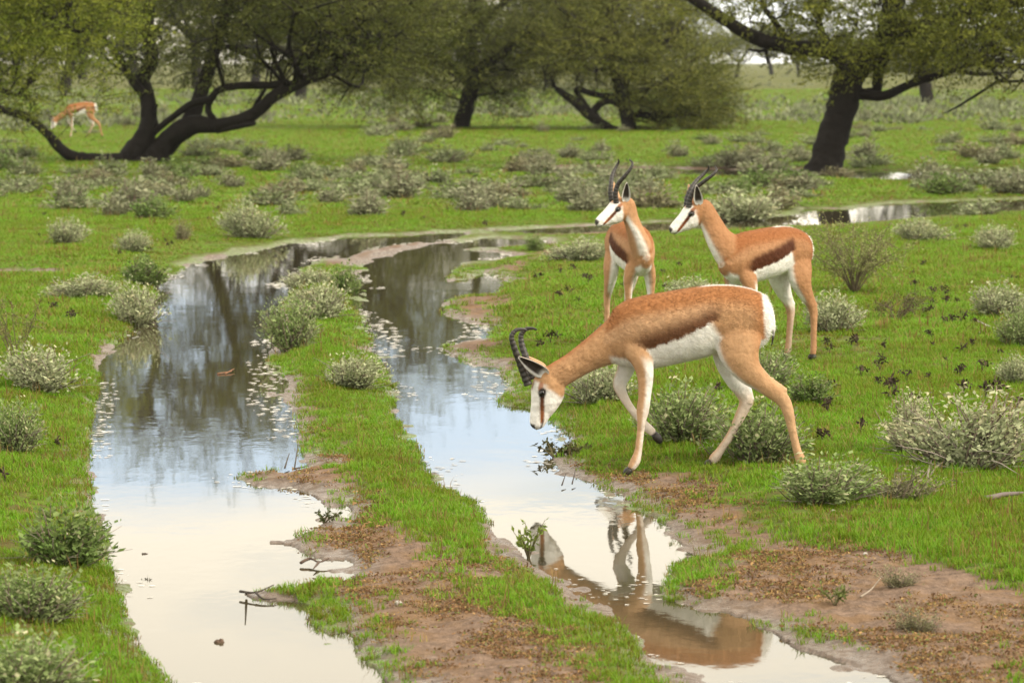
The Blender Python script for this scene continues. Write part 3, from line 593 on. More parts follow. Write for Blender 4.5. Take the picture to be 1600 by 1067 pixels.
for a in [
    ('flower', 1522, 734, 200, 122, 'largest pale-flowered grey shrub with bare twigs at its foot, right of the drinking springbok'),
    ('flower', 1436, 706, 108, 92, 'pale-flowered shrub half merged with the largest flowered shrub'),
    ('leafy', 1282, 786, 165, 72, 'low leafy sage shrub just in front of the rear hoof of the drinking springbok'),
    ('thin', 1405, 784, 110, 62, 'thin low shrub with dead grey twigs beside the low leafy sage shrub'),
    ('leafy', 1186, 722, 145, 92, 'bright leafy shrub between the hind legs of the drinking springbok'),
    ('leafy', 1066, 692, 145, 92, 'leafy shrub behind the front legs of the drinking springbok'),
    ('sage', 936, 632, 105, 82, 'flowering sage shrub under the neck of the drinking springbok'),
    ('green', 1262, 630, 72, 48, 'small dark green shrub behind the tail end of the drinking springbok'),
    ('leafy', 1190, 610, 110, 70, 'leafy shrub under the belly of the drinking springbok, farther back'),
    ('sage', 1298, 520, 95, 76, 'rounded sage shrub by the hind legs of the springbok standing in profile'),
    ('sage', 1082, 468, 90, 42, 'pale shrub between the two standing springboks'),
    ('sage', 1150, 352, 125, 62, 'broad sage shrub beyond the neck of the springbok standing in profile'),
    ('sage', 906, 408, 85, 44, 'sage shrub on the muddy bank beside the springbok that faces us'),
    ('green', 838, 392, 32, 26, 'tiny bright green shrub on the mud spit by the track bend'),
    ('sage', 62, 608, 150, 82, 'wide sage shrub with a thin twiggy sprig rising from it, by the flooded track'),
    ('sage', 214, 508, 98, 78, 'sage shrub leaning over the water edge of the flooded track'),
    ('sage', 130, 468, 95, 48, 'low grey shrub behind the one leaning over the water'),
    ('green', 228, 446, 82, 48, 'dark green shrub at the corner where the flooded track bends'),
    ('leafy', 22, 706, 85, 78, 'leafy shrub standing apart on the bank below the wide sage shrub'),
    ('green', 98, 884, 150, 95, 'dark green broad-leaved shrub on the bank of the flooded track'),
    ('leafy', 52, 972, 150, 88, 'straggly leafy shrub in front of the dark green broad-leaved one'),
    ('leafy', 40, 1092, 190, 100, 'pale-tipped shrub at the foot of the bank, in front of all others there'),
    ('leafy', 456, 548, 78, 78, 'shrub hanging over the water on the grass strip between the wheel tracks'),
    ('sage', 500, 496, 98, 68, 'rounded sage shrub in the middle of the grass strip between the tracks'),
    ('sage', 484, 448, 70, 36, 'flat sage shrub at the far end of the grass strip between the tracks'),
    ('green', 544, 460, 52, 48, 'small dark green shrub at the far tip of the grass strip between the tracks'),
    ('sage', 552, 606, 118, 66, 'cream-tipped shrub where the grass strip meets the second wheel track'),
    ('sage', 104, 381, 68, 48, 'round sage shrub standing alone on bright grass left of the track bend'),
    ('sage', 208, 394, 52, 42, 'small round shrub just behind the bank of the flooded track'),
    ('sage', 390, 372, 92, 66, 'tall pale double shrub on the far bank of the track bend'),
    ('thin', 284, 376, 32, 42, 'narrow upright shrub beside the tall pale double shrub'),
    ('sage', 1560, 496, 100, 66, 'round grey shrub among the withered plants, right of the thorny sapling'),
    ('leafy', 1594, 542, 70, 62, 'pale shrub with a dead white twig at its side'),
    ('sage', 1556, 390, 75, 46, 'grey shrub with dark woody foot this side of the curved puddle'),
    ('sage', 1440, 377, 78, 44, 'sage shrub on the grass just below the curved puddle'),
    ('sage', 1592, 600, 60, 54, 'pale shrub on the grass behind the largest flowered shrub'),
    ('thin', 1405, 915, 60, 40, 'small half-dead shrub on the bare mud'),
    ('thin', 1432, 985, 70, 48, 'small brownish shrub in the middle of the muddy ground')]:
    shrub(*a)
# shrubs of the meadow beyond the track
def far_shrubs():
    placed = []; cnt = 0
    def ok(px, py):
        x, y = on_ground(px, py)
        if ground_fields(np.array([x]), np.array([y]))[1][0] < .25: return None
        if any(abs(px-a) < 20 and abs(py-b) < 7 for a, b in placed): return None
        placed.append((px, py)); return x, y
    fixed = [(175, 345, 72, 38), (235, 350, 74, 46), (570, 346, 76, 42), (455, 345, 44, 40), (115, 305, 70, 36), (30, 300, 70, 36), (270, 298, 60, 34), (310, 318, 40, 30), (440, 310, 66, 34), (520, 325, 60, 30), (630, 290, 70, 40), (680, 295, 60, 46), (590, 290, 60, 34), (745, 325, 90, 40), (820, 335, 70, 34), (830, 300, 80, 38), (890, 300, 60, 36), (700, 260, 60, 40), (1210, 330, 90, 46), (1320, 345, 70, 44), (1365, 326, 62, 40), (1445, 300, 60, 30), (1540, 318, 60, 36), (1500, 305, 60, 24), (1190, 300, 90, 36), (1150, 310, 80, 36), (1260, 305, 80, 32), (985, 320, 50, 30), (160, 300, 60, 34), (210, 318, 60, 30), (360, 300, 60, 30), (480, 280, 60, 28), (330, 275, 50, 24)]
    Z = {'left': 'shrub in the meadow before the many-stemmed acacia', 'mid': 'shrub in the meadow beyond the track bend, before the dense acacia', 'right': 'shrub near the curved puddles before the leaning acacia', 'far': 'small shrub in the open meadow behind the leaning acacia', 'farl': 'small shrub in the open meadow behind the many-stemmed acacia'}
    cand = [(a, b, w, h) for a, b, w, h in fixed]
    while len(cand) < 900:
        py = rng.uniform(255, 340) if rng.random() < .62 else rng.uniform(172, 255); px = rng.uniform(-40, 1640); g = fbm(np.array([px*.012]), np.array([py*.03]), 3)[0]
        lim = -.05 if 262 < py < 320 else (.12 if py > 320 else .02)
        if g < lim-.1*rng.random() or (40 < px < 290 and 240 < py < 280): continue
        s = (py-95)/CAMH; w = s*rng.uniform(.38, .78); cand.append((px, py, w, w*rng.uniform(.42, .62)))
    for px, py, w, h in cand:
        if cnt >= 255: break
        q = ok(px, py)
        if q is None: continue
        x, y = q; s = px_per_m(y); zone = (('left' if px < 430 else 'mid') if px < 840 else 'right') if py > 255 else ('far' if px > 840 else 'farl')
        k = rng.choice(5, p=(.34, .28, .2, .13, .05)); me = FAR1[k]
        o = link('shrub', me); o.location = (x, y, ground_h(x, y)-.02); o.rotation_euler = (0, 0, rng.uniform(0, 6.28)); o.scale = (w/s*1.2, w/s*rng.uniform(.85, 1.4), h/s*.9)
        kd_ = ('dull sage', 'silvery grey', 'spreading sage', 'brownish', 'dark green')[k]; tag(o, kd_+' '+Z[zone], 'shrub', kd_+' shrubs '+Z[zone].split('shrub ')[1]); cnt += 1
    print('far shrubs', cnt)
def join_pair(f, s):
    me = bpy.data.meshes.new('shrub'); V = []; F = []; C = []; n = 0
    for m in (f, s):
        v = np.empty(len(m.vertices)*3, np.float32); m.vertices.foreach_get('co', v); t = np.empty(len(m.loops), np.int32); m.loops.foreach_get('vertex_index', t)
        c = np.empty(len(m.vertices)*4, np.float32); m.color_attributes['Col'].data.foreach_get('color', c)
        V.append(v.reshape(-1, 3)); F.append(t.reshape(-1, 3)+n); C.append(c.reshape(-1, 4)[:, :3]); n += len(m.vertices)
    o = mesh_np('shrub', np.concatenate(V), np.concatenate(F), np.concatenate(C)); o.materials.append(M_shrub); return o
FAR1 = [join_pair(f, s) for f, s in FARM]
far_shrubs()
def distant_scrub():                     # too many and too far to count: one mass of low scrub
    mb = MB(); n = 2600; Y = 10980/(10+105*rng.random(n)**1.15); X = rng.uniform(-.17, .17, n)*Y
    g = fbm(X*.06, Y*.03+9, 3); k = g > .0; X, Y = X[k], Y[k]; n = len(X); per = 16
    w = rng.uniform(.3, .8, n); h, _, _ = ground_fields(X, Y); d = unit(rng.normal(size=(n, per, 3))); d[..., 2] = np.abs(d[..., 2])
    C = np.stack([X, Y, h], 1)[:, None]+d*np.stack([w*.6, w*.6, w*.40], 1)[:, None]*rng.uniform(.5, 1, (n, per, 1)); D = d+np.array((0, 0, .4)); c = np.array((.19, .21, .12))*rng.uniform(.7, 1.3, (n, 1, 1))*rng.uniform(.75, 1.25, (n, per, 1))
    V, F = leaves(C.reshape(-1, 3), D.reshape(-1, 3), rng.uniform(.10, .24, n*per), rng.uniform(.06, .14, n*per)); mb.add(V, F, np.repeat(c.reshape(-1, 3), 4, 0))
    o = link('distant_scrub', mb.mesh('distant_scrub'), M_shrub); o['kind'] = 'stuff'; tag(o, 'low grey-green scrub covering the far meadow', 'scrub')
distant_scrub()

# ------------------------------------------------------------------ small plants, twigs, stones
def withered_mesh(seed):
    r = np.random.default_rng(seed); mb = MB(); n = r.integers(3, 6)
    for k in range(n):
        a = r.uniform(0, 6.28); e = np.array((math.cos(a)*.022, math.sin(a)*.022, r.uniform(.035, .06))); V, F = tube([(0, 0, -.01), e*np.array((.3, .3, .6)), e], [.002, .0016, .001], 4, 2); mb.add(V, F, (.06, .045, .03))
        m = 6; C = e+r.normal(0, .006, (m, 3)); V, F = leaves(C, r.normal(size=(m, 3))+np.array((0, 0, -.1)), r.uniform(.018, .034, m), r.uniform(.010, .019, m), 1, .3); c = np.array((.040, .026, .016))*r.uniform(.6, 1.5, (m, 1)); mb.add(V, F, np.repeat(c, 4, 0))
    me = mb.mesh('withered_plant'); me.materials.append(M_stem); return me
WM = [withered_mesh(300+i) for i in range(6)]
def withered():
    spots = [(1480,463),(1478,478),(1460,480),(1453,490),(1446,495),(1475,510),(1488,508),(1502,507),(1452,530),(1460,545),(1500,553),(1563,555),(1340,540),(1290,540),(1385,548),(1372,570),(1375,580),(1525,510),(1590,440),(1578,438),(1508,360),(1495,358),(1345,590),(1372,602),(1400,610),(1416,597),(1450,595),(1480,568),(1500,590),(1505,620),(1540,625),(1560,612),(1568,618),(1345,678),(1293,645),(1285,688),(1300,612),(1590,640),(1270,476),(1430,430),(1443,418),(960,520),(945,530),(860,535),(872,530),(840,545),(915,540),(1085,560),(1120,615),(875,470),(890,460),(1035,430),(1060,420),(1020,445),(915,440),(840,440),(1000,500)]
    spots += [(70,340),(48,335),(100,325),(108,328),(165,322),(185,400),(235,393),(62,372),(325,345),(265,390),(12,480),(85,487),(112,500),(8,752),(95,700),(260,380),(340,330),(630,340),(660,345),(700,330),(760,360)]
    for _ in range(14): spots.append((rng.uniform(1290, 1600), rng.uniform(380, 650)))
    for _ in range(8): spots.append((rng.uniform(820, 1130), rng.uniform(420, 560)))
    nb = 0
    for px, py in spots:
        x, y = hit(px, py); h, w, mud = ground_fields(np.array([x]), np.array([y]))
        if w[0] < .12: continue
        z = 'right' if px > 1260 else ('mid' if px > 800 else 'left')
        lab = {'right': 'withered dark brown weed in the grass right of the springboks', 'mid': 'withered dark brown weed in the grass around the standing springboks', 'left': 'withered dark brown weed in the grass left of the flooded tracks'}[z]
        o = link('withered_plant', WM[rng.integers(6)]); o.location = (x, y, h[0]); o.rotation_euler = (0, 0, rng.uniform(0, 6.28)); s = rng.uniform(.55, 1.05); o.scale = (s*1.1, s*1.1, s*rng.uniform(.9, 1.4))
        tag(o, lab, 'plant', 'withered weeds '+{'right': 'right of the springboks', 'mid': 'around the standing springboks', 'left': 'left of the flooded tracks'}[z])
withered()
def sapling(px, py, w, h, label, seed, leaf=.012, n=26, cols=((.16, .18, .05), (.26, .25, .09))):
    r = np.random.default_rng(seed); x, y = hit(px, py); s = px_per_m(y); W = w/s; H = h/s
    root = empty('thorn_sapling', (x, y, ground_h(x, y))); tag(root, label, 'sapling'); sb = MB(); fb = MB()
    for k in range(n):
        a = r.uniform(0, 6.28); e = np.array((math.cos(a)*W*.62*r.uniform(.4, 1.1), math.sin(a)*W*.4, H*r.uniform(.45, 1.05))); m = e*np.array((.3, .3, .45))+r.normal(0, .02, 3)
        V, F = tube([(0, 0, -.02), m, e*.75+r.normal(0, .015, 3), e], [.0042, .0028, .0018, .0008], 4, 3); sb.add(V, F, np.array((.13, .10, .065))*r.uniform(.7, 1.3))
        for q in range(9):
            b = m+(e-m)*r.random(); f = b+r.normal(0, .12, 3)*W; V, F = tube([b, (b+f)/2+r.normal(0, .008, 3), f], [.002, .0015, .0007], 3, 2); sb.add(V, F, (.14, .11, .07))
            C = b+(f-b)*r.random((9, 1))+r.normal(0, .006, (9, 3)); V, F = leaves(C, r.normal(size=(9, 3)), leaf*r.uniform(.6, 1.4, 9), leaf*.45); g = r.random((9, 1)); fb.add(V, F, np.repeat(np.array(cols[0])*(1-g)+np.array(cols[1])*g, 4, 0))
    link('stems', sb.mesh('stems'), M_stem, root); link('foliage', fb.mesh('foliage'), M_shrub, root)
sapling(1335, 458, 170, 118, 'airy thorny sapling with fine twigs, right of the springbok in profile', 5, .021, 40, ((.20, .235, .07), (.32, .33, .13)))
sapling(1400, 500, 90, 45, 'low tangle of dead dark twigs at the foot of the airy thorny sapling', 6, .012, 12, ((.05, .035, .02), (.08, .06, .03)))
sapling(28, 575, 80, 118, 'thin twiggy sprig rising out of the wide sage shrub', 7, .016, 9)
def sprig(px, py, h, label, seed, cols, n=5, leaf=.02, w=.5, name='leafy_sprig', z=None):
    r = np.random.default_rng(seed); x, y = hit(px, py); H = h/px_per_m(y); root = empty(name, (x, y, max(ground_h(x, y), -.03)-.005 if z is None else z)); tag(root, label, 'plant'); sb = MB(); fb = MB()
    for k in range(n):
        a = r.uniform(0, 6.28); e = np.array((math.cos(a)*H*w*r.uniform(.3, 1), math.sin(a)*H*w*.6, H*r.uniform(.5, 1))); m = e*np.array((.4, .4, .55)); V, F = tube([(0, 0, 0), m, e], [.003, .0022, .001], 5, 3); sb.add(V, F, (.12, .10, .05))
        nl = 13; t = r.uniform(.3, 1.03, (nl, 1)); C = (1-t)**2*0+2*t*(1-t)*m+t*t*e; V, F = leaves(C, unit(e-m)*.6+r.normal(0, .7, (nl, 3)), leaf*r.uniform(.7, 1.2, nl), leaf*.42, 1, .15); g = r.random((nl, 1)); fb.add(V, F, np.repeat(np.array(cols[0])*(1-g)+np.array(cols[1])*g, 4, 0))
    link('stems', sb.mesh('stems'), M_stem, root); link('foliage', fb.mesh('foliage'), M_shrub, root)
sprig(826, 872, 66, 'bright green leafy sprig on the strip edge beside the antelope reflection', 8, ((.13, .19, .03), (.22, .27, .06)), 7, .028, .45)
sprig(506, 816, 26, 'small dark leafy sprig at the water edge of the grass strip', 9, ((.05, .07, .02), (.10, .12, .04)), 6, .022, 1.0)
sprig(865, 713, 24, 'flat dark water weed beside the muzzle of the drinking springbok', 10, ((.045, .045, .018), (.10, .10, .035)), 16, .026, 2.4)
sprig(905, 708, 16, 'low weed on the wet mud between the muzzle and the front hoof', 12, ((.06, .06, .02), (.12, .12, .04)), 8, .02, 2.0)
sprig(226, 916, 16, 'tiny dead weed standing in the shallow water by the bank', 13, ((.04, .035, .02), (.07, .06, .03)), 4, .014, .8)
sprig(1305, 945, 34, 'low green weed with a pale dead twig on the bare mud', 14, ((.09, .12, .03), (.15, .17, .05)), 8, .02, 1.2)
def twig(paths, label, col, px_r=2.2, name='dead_twig', zo=.012):
    x0, y0 = on_ground(*paths[0][0][:2]); z0 = max(ground_h(x0, y0), 0); mb = MB(); s = px_per_m(y0)
    for p in paths:
        pts = []
        for q in p:
            gx, gy = on_ground(q[0], q[1]); hz = q[2]/s if len(q) > 2 else 0; pts.append((gx-x0, gy-y0, max(ground_h(gx, gy), 0)-z0+zo+hz))
        V, F = tube(pts, np.linspace(px_r, px_r*.4, len(p))/s, 6, 3, .15); mb.add(V, F, col)
    o = link(name, mb.mesh(name, True), M_stem); o.location = (x0, y0, z0); tag(o, label, 'twig')
twig([[(1430, 790), (1448, 778, 2), (1462, 765, 6), (1478, 758, 10)], [(1448, 778, 2), (1455, 757, 8), (1470, 745, 14)], [(1440, 783), (1450, 795), (1458, 800)]], 'forked pale dead twig beside the thin low shrub', (.23, .19, .165))
twig([[(375, 932, 3), (400, 935, 1), (428, 930, 2)], [(400, 935, 1), (412, 941), (432, 940)], [(385, 932), (383, 950, 20)]], 'dark twig lying in shallow water at the end of a mud spit', (.06, .048, .04))
twig([[(470, 884), (485, 881, 4), (498, 885, 2), (514, 882, 5)], [(498, 885, 2), (490, 893)]], 'forked dark twig on the wet edge of the grass strip', (.09, .06, .045), 2.6)
twig([[(1540, 812), (1570, 808, 2), (1605, 806, 3), (1640, 800)]], 'grey branch lying on the grass below the flowered shrubs', (.16, .13, .12), 5)
twig([[(1525, 523, 4), (1548, 532, 3), (1575, 538)], [(1540, 530, 3), (1535, 537), (1530, 540)]], 'bleached white twig beside the pale shrub', (.36, .33, .29), 1.6)
twig([[(1345, 955), (1362, 942, 4), (1378, 930, 8)]], 'pale dead twig sticking up from the low green weed', (.28, .23, .18), 1.8)
twig([[(340, 585), (362, 583, 2)], [(352, 585), (366, 580, 3)]], 'reddish twig floating on the dark water', (.22, .11, .06), 1.4, zo=.004)
twig([[(445, 735), (452, 722, 10)], [(460, 740), (466, 716, 18)], [(458, 737), (480, 735, 3)]], 'small dark twigs poking out of the water beside the strip', (.06, .05, .04), 1.5)
twig([[(930, 540), (945, 522, 3), (952, 508, 8)]], 'thin dark stick in the grass beside the drinking springbok neck', (.07, .055, .04), 2.0)
twig([[(878, 762), (884, 752, 8)], [(894, 760), (899, 748, 10)]], 'two dark stalks in the wet mud before the front hoof', (.05, .04, .035), 1.3)
def stone(px, py, w, label, col, seed, name='stone', flat=.55):
    r = np.random.default_rng(seed); x, y = hit(px, py); s = w/px_per_m(y)/2; n, m = 7, 11; V = []
    for i in range(n+1):
        for j in range(m):
            a = math.pi*i/n; b = 2*math.pi*j/m; k = 1+.22*r.normal(); V.append((s*k*math.sin(a)*math.cos(b), s*.75*k*math.sin(a)*math.sin(b), s*flat*math.cos(a)*k))
    F = [[i*m+j, i*m+(j+1) % m, (i+1)*m+(j+1) % m, (i+1)*m+j] for i in range(n) for j in range(m)]
    mb = MB(); mb.add(V, F, col); o = link(name, mb.mesh(name, True), M_stone); o.location = (x, y, max(ground_h(x, y), -.01)+s*flat*.4); tag(o, label, 'stone')
PALE = (.52, .50, .46)
for i, (a, b, w, l) in enumerate([(589, 308, 12, 'white stone among the shrubs beyond the track bend'), (132, 324, 14, 'long white stone beside the shrubs left of the track bend'), (77, 322, 8, 'small white stone near the long white stone'), (445, 252, 9, 'white stone on bright grass right of the many-stemmed acacia'), (162, 1024, 14, 'white pebble in the grass of the bank'), (1302, 799, 8, 'white pebble on the mud before the low leafy sage shrub'), (1342, 802, 8, 'second pebble along from the low leafy sage shrub'), (622, 943, 12, 'pale flat pebble on the muddy strip'), (1352, 866, 8, 'little pale pebble on the bare mud patch')]):
    stone(a, b, w, l, PALE, 70+i)
stone(344, 1030, 18, 'brown mud clod standing in the shallow water', (.13, .085, .06), 90, 'mud_clod', .7)
stone(226, 880, 13, 'small dark mud clod in the water by the bank', (.08, .06, .05), 91, 'mud_clod', .6)
# ------------------------------------------------------------------ springboks
TAN = np.array((.44, .255, .132)); CIN = np.array((.345, .148, .056)); LTAN = np.array((.53, .335, .195)); DKB = np.array((.095, .034, .014)); WHT = np.array((.80, .785, .76)); BLK = np.array((.018, .014, .012)); RUST = np.array((.30, .10, .03))
S0 = 353.0
def lerp3(a, b, t): return a*(1-t)[:, None]+b*t[:, None]
def loft(cent, ra, rb, lat, hint, seg=30, sub=6):
    """closed loft with elliptical rings; returns verts, faces, t, theta (0 at the hint side)"""
    M = catmull(np.column_stack([cent, ra, rb]), sub); P = M[:, :3]; a = np.maximum(M[:, 3], .003); b = np.maximum(M[:, 4], .003)
    T = unit(np.gradient(P, axis=0)); lat = np.asarray(lat, float); lat = lat if lat.ndim == 2 else np.repeat(lat[None], len(P), 0)
    if len(lat) != len(P): lat = catmull(lat, sub)
    B = unit(lat-T*np.sum(lat*T, 1)[:, None]); A = np.cross(B, T); sgn = np.sign(np.sum(A*np.asarray(hint), 1).sum()); A = A*sgn
    th = np.arange(seg)*2*math.pi/seg; V = P[:, None]+A[:, None]*(np.cos(th)[None, :, None]*a[:, None, None])+B[:, None]*(np.sin(th)[None, :, None]*b[:, None, None])
    n = len(P); V = V.reshape(-1, 3); i = np.arange(n-1)[:, None]*seg; j = np.arange(seg)[None]; j2 = (j+1) % seg
    F = np.stack([i+j, i+j2, i+seg+j2, i+seg+j], -1).reshape(-1, 4); F = np.concatenate([F[:, :3], F[:, [0, 2, 3]]]); c0 = len(V)
    e0 = P[0]-T[0]*min(a[0], b[0])*.5; e1 = P[-1]+T[-1]*min(a[-1], b[-1])*.5
    V = np.vstack([V, e0, e1]); j = np.arange(seg); j2 = (j+1) % seg
    F = np.vstack([F, np.stack([np.full(seg, c0), j2, j], 1), np.stack([np.full(seg, c0+1), (n-1)*seg+j, (n-1)*seg+j2], 1)])
    t = np.repeat(np.linspace(0, 1, n), seg); t = np.append(t, (0, 1)); theta = np.append(np.tile(th, n), (0, 0)); theta = np.where(theta > math.pi, theta-2*math.pi, theta)
    return V, F, t, theta
def recalc(V, F):
    import bmesh
    me = bpy.data.meshes.new('tmp'); me.from_pydata([tuple(v) for v in V], [], [tuple(int(k) for k in f) for f in F]); bm = bmesh.new(); bm.from_mesh(me); bmesh.ops.recalc_face_normals(bm, faces=bm.faces); bm.to_mesh(me); bm.free(); return me
TOR = np.array([(938, 522, 552, .040), (950, 508, 566, .062), (966, 492, 577, .082), (988, 473, 582, .104), (1015, 464, 578, .122), (1050, 458, 571, .136), (1085, 452, 563, .138), (1115, 448, 553, .130), (1145, 449, 551, .122), (1170, 456, 553, .114), (1186, 467, 551, .096), (1197, 482, 541, .066), (1202, 500, 525, .034)], float)
def torso_color(xm, v, y, th):
    """coat pattern over the flank; xm runs along the body in the traced units, v from belly (0) to back (1)"""
    n = len(xm); nz = .008*np.sin(xm*.31+v*9)+.006*np.sin(xm*.73)
    c = lerp3(np.repeat(TAN[None], n, 0), np.repeat(CIN[None], n, 0), np.clip(ss(.62, .88, v)*.95, 0, 1))
    c = lerp3(c, np.repeat(LTAN[None], n, 0), ss(.45, .6, v)*(1-ss(.68, .82, v))*(1-ss(1095, 1125, xm))*.65)
    c = lerp3(c, np.repeat(CIN[None], n, 0), ss(1165, 1190, xm)*.8)
    lo = np.interp(xm, (985, 1008, 1060, 1100, 1125), (.24, .29, .37, .47, .52))+nz; hi = np.interp(xm, (985, 1008, 1060, 1110, 1125), (.54, .60, .69, .78, .80))+nz
    band = ss(lo-.008, lo+.012, v)*(1-ss(hi-(.10 if BANDK > .95 else .24), hi+.03, v))*ss(974, 1000, xm)*(1-ss(1112, 1130, xm)); c = lerp3(c, np.repeat(DKB[None], n, 0), np.clip(band, 0, 1)*BANDK)
    w = (1-ss(lo-.010, lo+.008, v))*ss(990, 1001, xm)*(1-ss(1112, 1126, xm+60*np.maximum(0, v-.3)-30*np.maximum(0, .3-v)*3)); w = np.maximum(w, (1-ss(.12, .24, v+nz))*ss(940, 952, xm))
    w = np.maximum(w, ss(1188, 1195, xm+8*(v-.5)+nz*40)); w = np.maximum(w, (1-ss(.10, .26, np.abs(th)))*ss(1085, 1105, xm)*.9)
    return lerp3(c, np.repeat(WHT[None], n, 0), np.clip(w, 0, 1))
BANDK = .85
def springbok(loc, label, torso_shift, body_yaw, neck, head, legs, horns, ears, fur_n=0, voxel=.0062, band=.85, scale=1.0, name='springbok', slim=1.0, coat=(1, 1, 1)):
    """legs: four dicts with stations in the body frame; head: poll, direction, forehead side, lateral axis (root frame)"""
    global BANDK
    BANDK = band; root = empty(name, loc, 0, (scale,)*3); tag(root, label, 'springbok', 'springboks'); cy, sy = math.cos(body_yaw), math.sin(body_yaw)
    R = np.array(((cy, -sy, 0), (sy, cy, 0), (0, 0, 1.)))@np.diag((1, slim, 1)); VV = []; FF = []; CC = []; HL = []; n = 0; DR = []
    def put(V, F, c, hl, dr):
        nonlocal n
        VV.append(V); FF.append(F+n); CC.append(c); HL.append(np.full(len(V), hl)); DR.append(np.broadcast_to(np.asarray(dr, float), V.shape)); n += len(V)
    # torso
    xs = (TOR[:, 0]-1080)/S0; zt = (742-TOR[:, 1])/S0; zb = (742-TOR[:, 2])/S0; sh = np.array([torso_shift(x) for x in xs]); cen = np.column_stack([xs, xs*0, (zt+zb)/2+sh])
    V, F, t, th = loft(cen, (zt-zb)/2, TOR[:, 3], (0, 1, 0), (0, 0, 1), 150, 18)
    lx = V[:, 0]; v = (np.cos(th)+1)/2; c = torso_color(lx*S0+1080, v, V[:, 1], th); put(V@R.T, F, c, 1.0, R@np.array((.9, 0, -.35)))
    # neck
    nk = np.array([k[:3] for k in neck]); V, F, t, th = loft(nk, [k[3] for k in neck], [k[4] for k in neck], head['neck_lat'], (0, 0, 1) if head['flat'] else R@np.array((.9, 0, .3)), 40, 8)
    m = len(V); c = lerp3(np.repeat(CIN[None]*1.05, m, 0), np.repeat(TAN[None], m, 0), ss(.2, .9, np.abs(th)))
    c = lerp3(c, np.repeat(LTAN[None], m, 0), ss(1.7, 2.6, np.abs(th))*.6); c = lerp3(c, np.repeat(WHT[None], m, 0), ss(2.5, 2.95, np.abs(th)+.1*np.sin(t*7))*head.get('throat', .9)*ss(.12, .4, t)); put(V, F, c, .7, unit(nk[0]-nk[-1])*.9+np.array((0, 0, -.2)))
    # head
    p0, d, u, l = [np.asarray(head[k], float) for k in ('poll', 'dir', 'up', 'lat')]; LH = .236
    st = [(-.05, -.004, .040, .040), (.0, 0, .060, .049), (.19, .000, .073, .056), (.36, -.002, .073, .055), (.54, .002, .061, .046), (.72, .009, .047, .037), (.87, .012, .038, .032), (.96, .012, .031, .028), (1.01, .011, .019, .019)]
    hc = np.array([p0+d*LH*s[0]+u*s[1] for s in st]); V, F, t, th = loft(hc, [s[2] for s in st], [s[3] for s in st], l, u, 90, 14)
    q = V-p0; hx = (q@d)/LH; hu = q@u; hl_ = q@l; m = len(V)
    c = np.repeat(WHT[None], m, 0); tanw = 1-ss(.14, .22, hx+.6*np.maximum(0, hu)); tanw = np.maximum(tanw, (1-ss(.26, .36, hx))*(1-ss(.3, .55, np.abs(th)))*.9)
    jaw = ss(1.0, 1.7, np.abs(th)); tanw = np.maximum(tanw, jaw*(1-ss(.24, .34, hx+.05*np.sin(th*3)))); c = lerp3(c, np.repeat(TAN[None], m, 0), np.clip(tanw, 0, 1))
    e = (.335, .022); s2 = (.86, -.006); px_, py_ = hx-e[0], (hu-e[1])/LH; dx, dy = s2[0]-e[0], (s2[1]-e[1])/LH; tt = np.clip((px_*dx+py_*dy)/(dx*dx+dy*dy), 0, 1)
    dd = np.hypot(px_-tt*dx, py_-tt*dy)*LH; wd = .0105-.004*np.abs(tt-.45); stripe = 1-ss(wd*.75, wd*1.25, dd); stripe *= (np.abs(th) > .35)
    c = lerp3(c, lerp3(np.repeat(DKB[None], m, 0), np.repeat(RUST[None], m, 0), ss(.2, .9, tt)), np.clip(stripe, 0, 1))
    br = 1-ss(.009, .014, np.hypot((hx-.22)*LH*.55, hu-.034)); c = lerp3(c, np.repeat(RUST[None], m, 0), np.clip(br*(np.abs(th) > .4), 0, 1)*.85)
    ey = 1-ss(.019, .026, np.hypot((hx-.325)*LH, (hu-.022)*1.25)); c = lerp3(c, np.repeat(BLK[None]*2, m, 0), np.clip(ey*(np.abs(th) > .4), 0, 1))
    nose = ss(.93, .965, hx)*(np.abs(th) < 1.25); c = lerp3(c, np.repeat(BLK[None]*1.4, m, 0), nose*.95)
    mouth = ss(.80, .84, hx)*(1-ss(.003, .0055, np.abs(hu+.008))); c = lerp3(c, np.repeat(BLK[None]*3, m, 0), mouth*.8); put(V, F, c, .45, -d)
    # legs
    for lg in legs:
        sgn = lg['side']; S = np.array([tuple(k)+((sgn*.085,) if len(k) < 5 else ()) for k in lg['st']], float); cen = np.column_stack([S[:, 0], S[:, 4], S[:, 1]])
        V, F, t, th = loft(cen, S[:, 2], S[:, 3], (0, 1, 0), (-1, 0, 0), 36, 8); m = len(V); out = np.sin(th)*sgn; fwd = np.cos(th); kz = lg['knee']; low = (1-ss(kz-.03, kz+.06, V[:, 2]))
        if lg['kind'] == 'fore':
            tan = np.clip(ss(-.15, .25, out)*ss(-.35, .15, fwd)+ss(.75, .95, fwd)*.6, 0, 1); tan = np.maximum(tan, ss(.47, .54, V[:, 2])*ss(-.3, .1, out)); base = lerp3(np.repeat(WHT[None]*.92, m, 0), np.repeat(LTAN[None]*1.05, m, 0), low*.35)
        else:
            tan = np.clip(ss(-.25, .2, out)*(1-ss(.72, .95, fwd)*(1-low)*ss(.33, .4, V[:, 2])), 0, 1); tan = np.maximum(tan, low*ss(-.9, -.2, out+.4*fwd)*.75); base = lerp3(np.repeat(WHT[None]*.9, m, 0), np.repeat(LTAN[None]*1.05, m, 0), low*.5)
        tc = lerp3(np.repeat(TAN[None]*1.0, m, 0), np.repeat(LTAN[None], m, 0), low*.55+.25); 
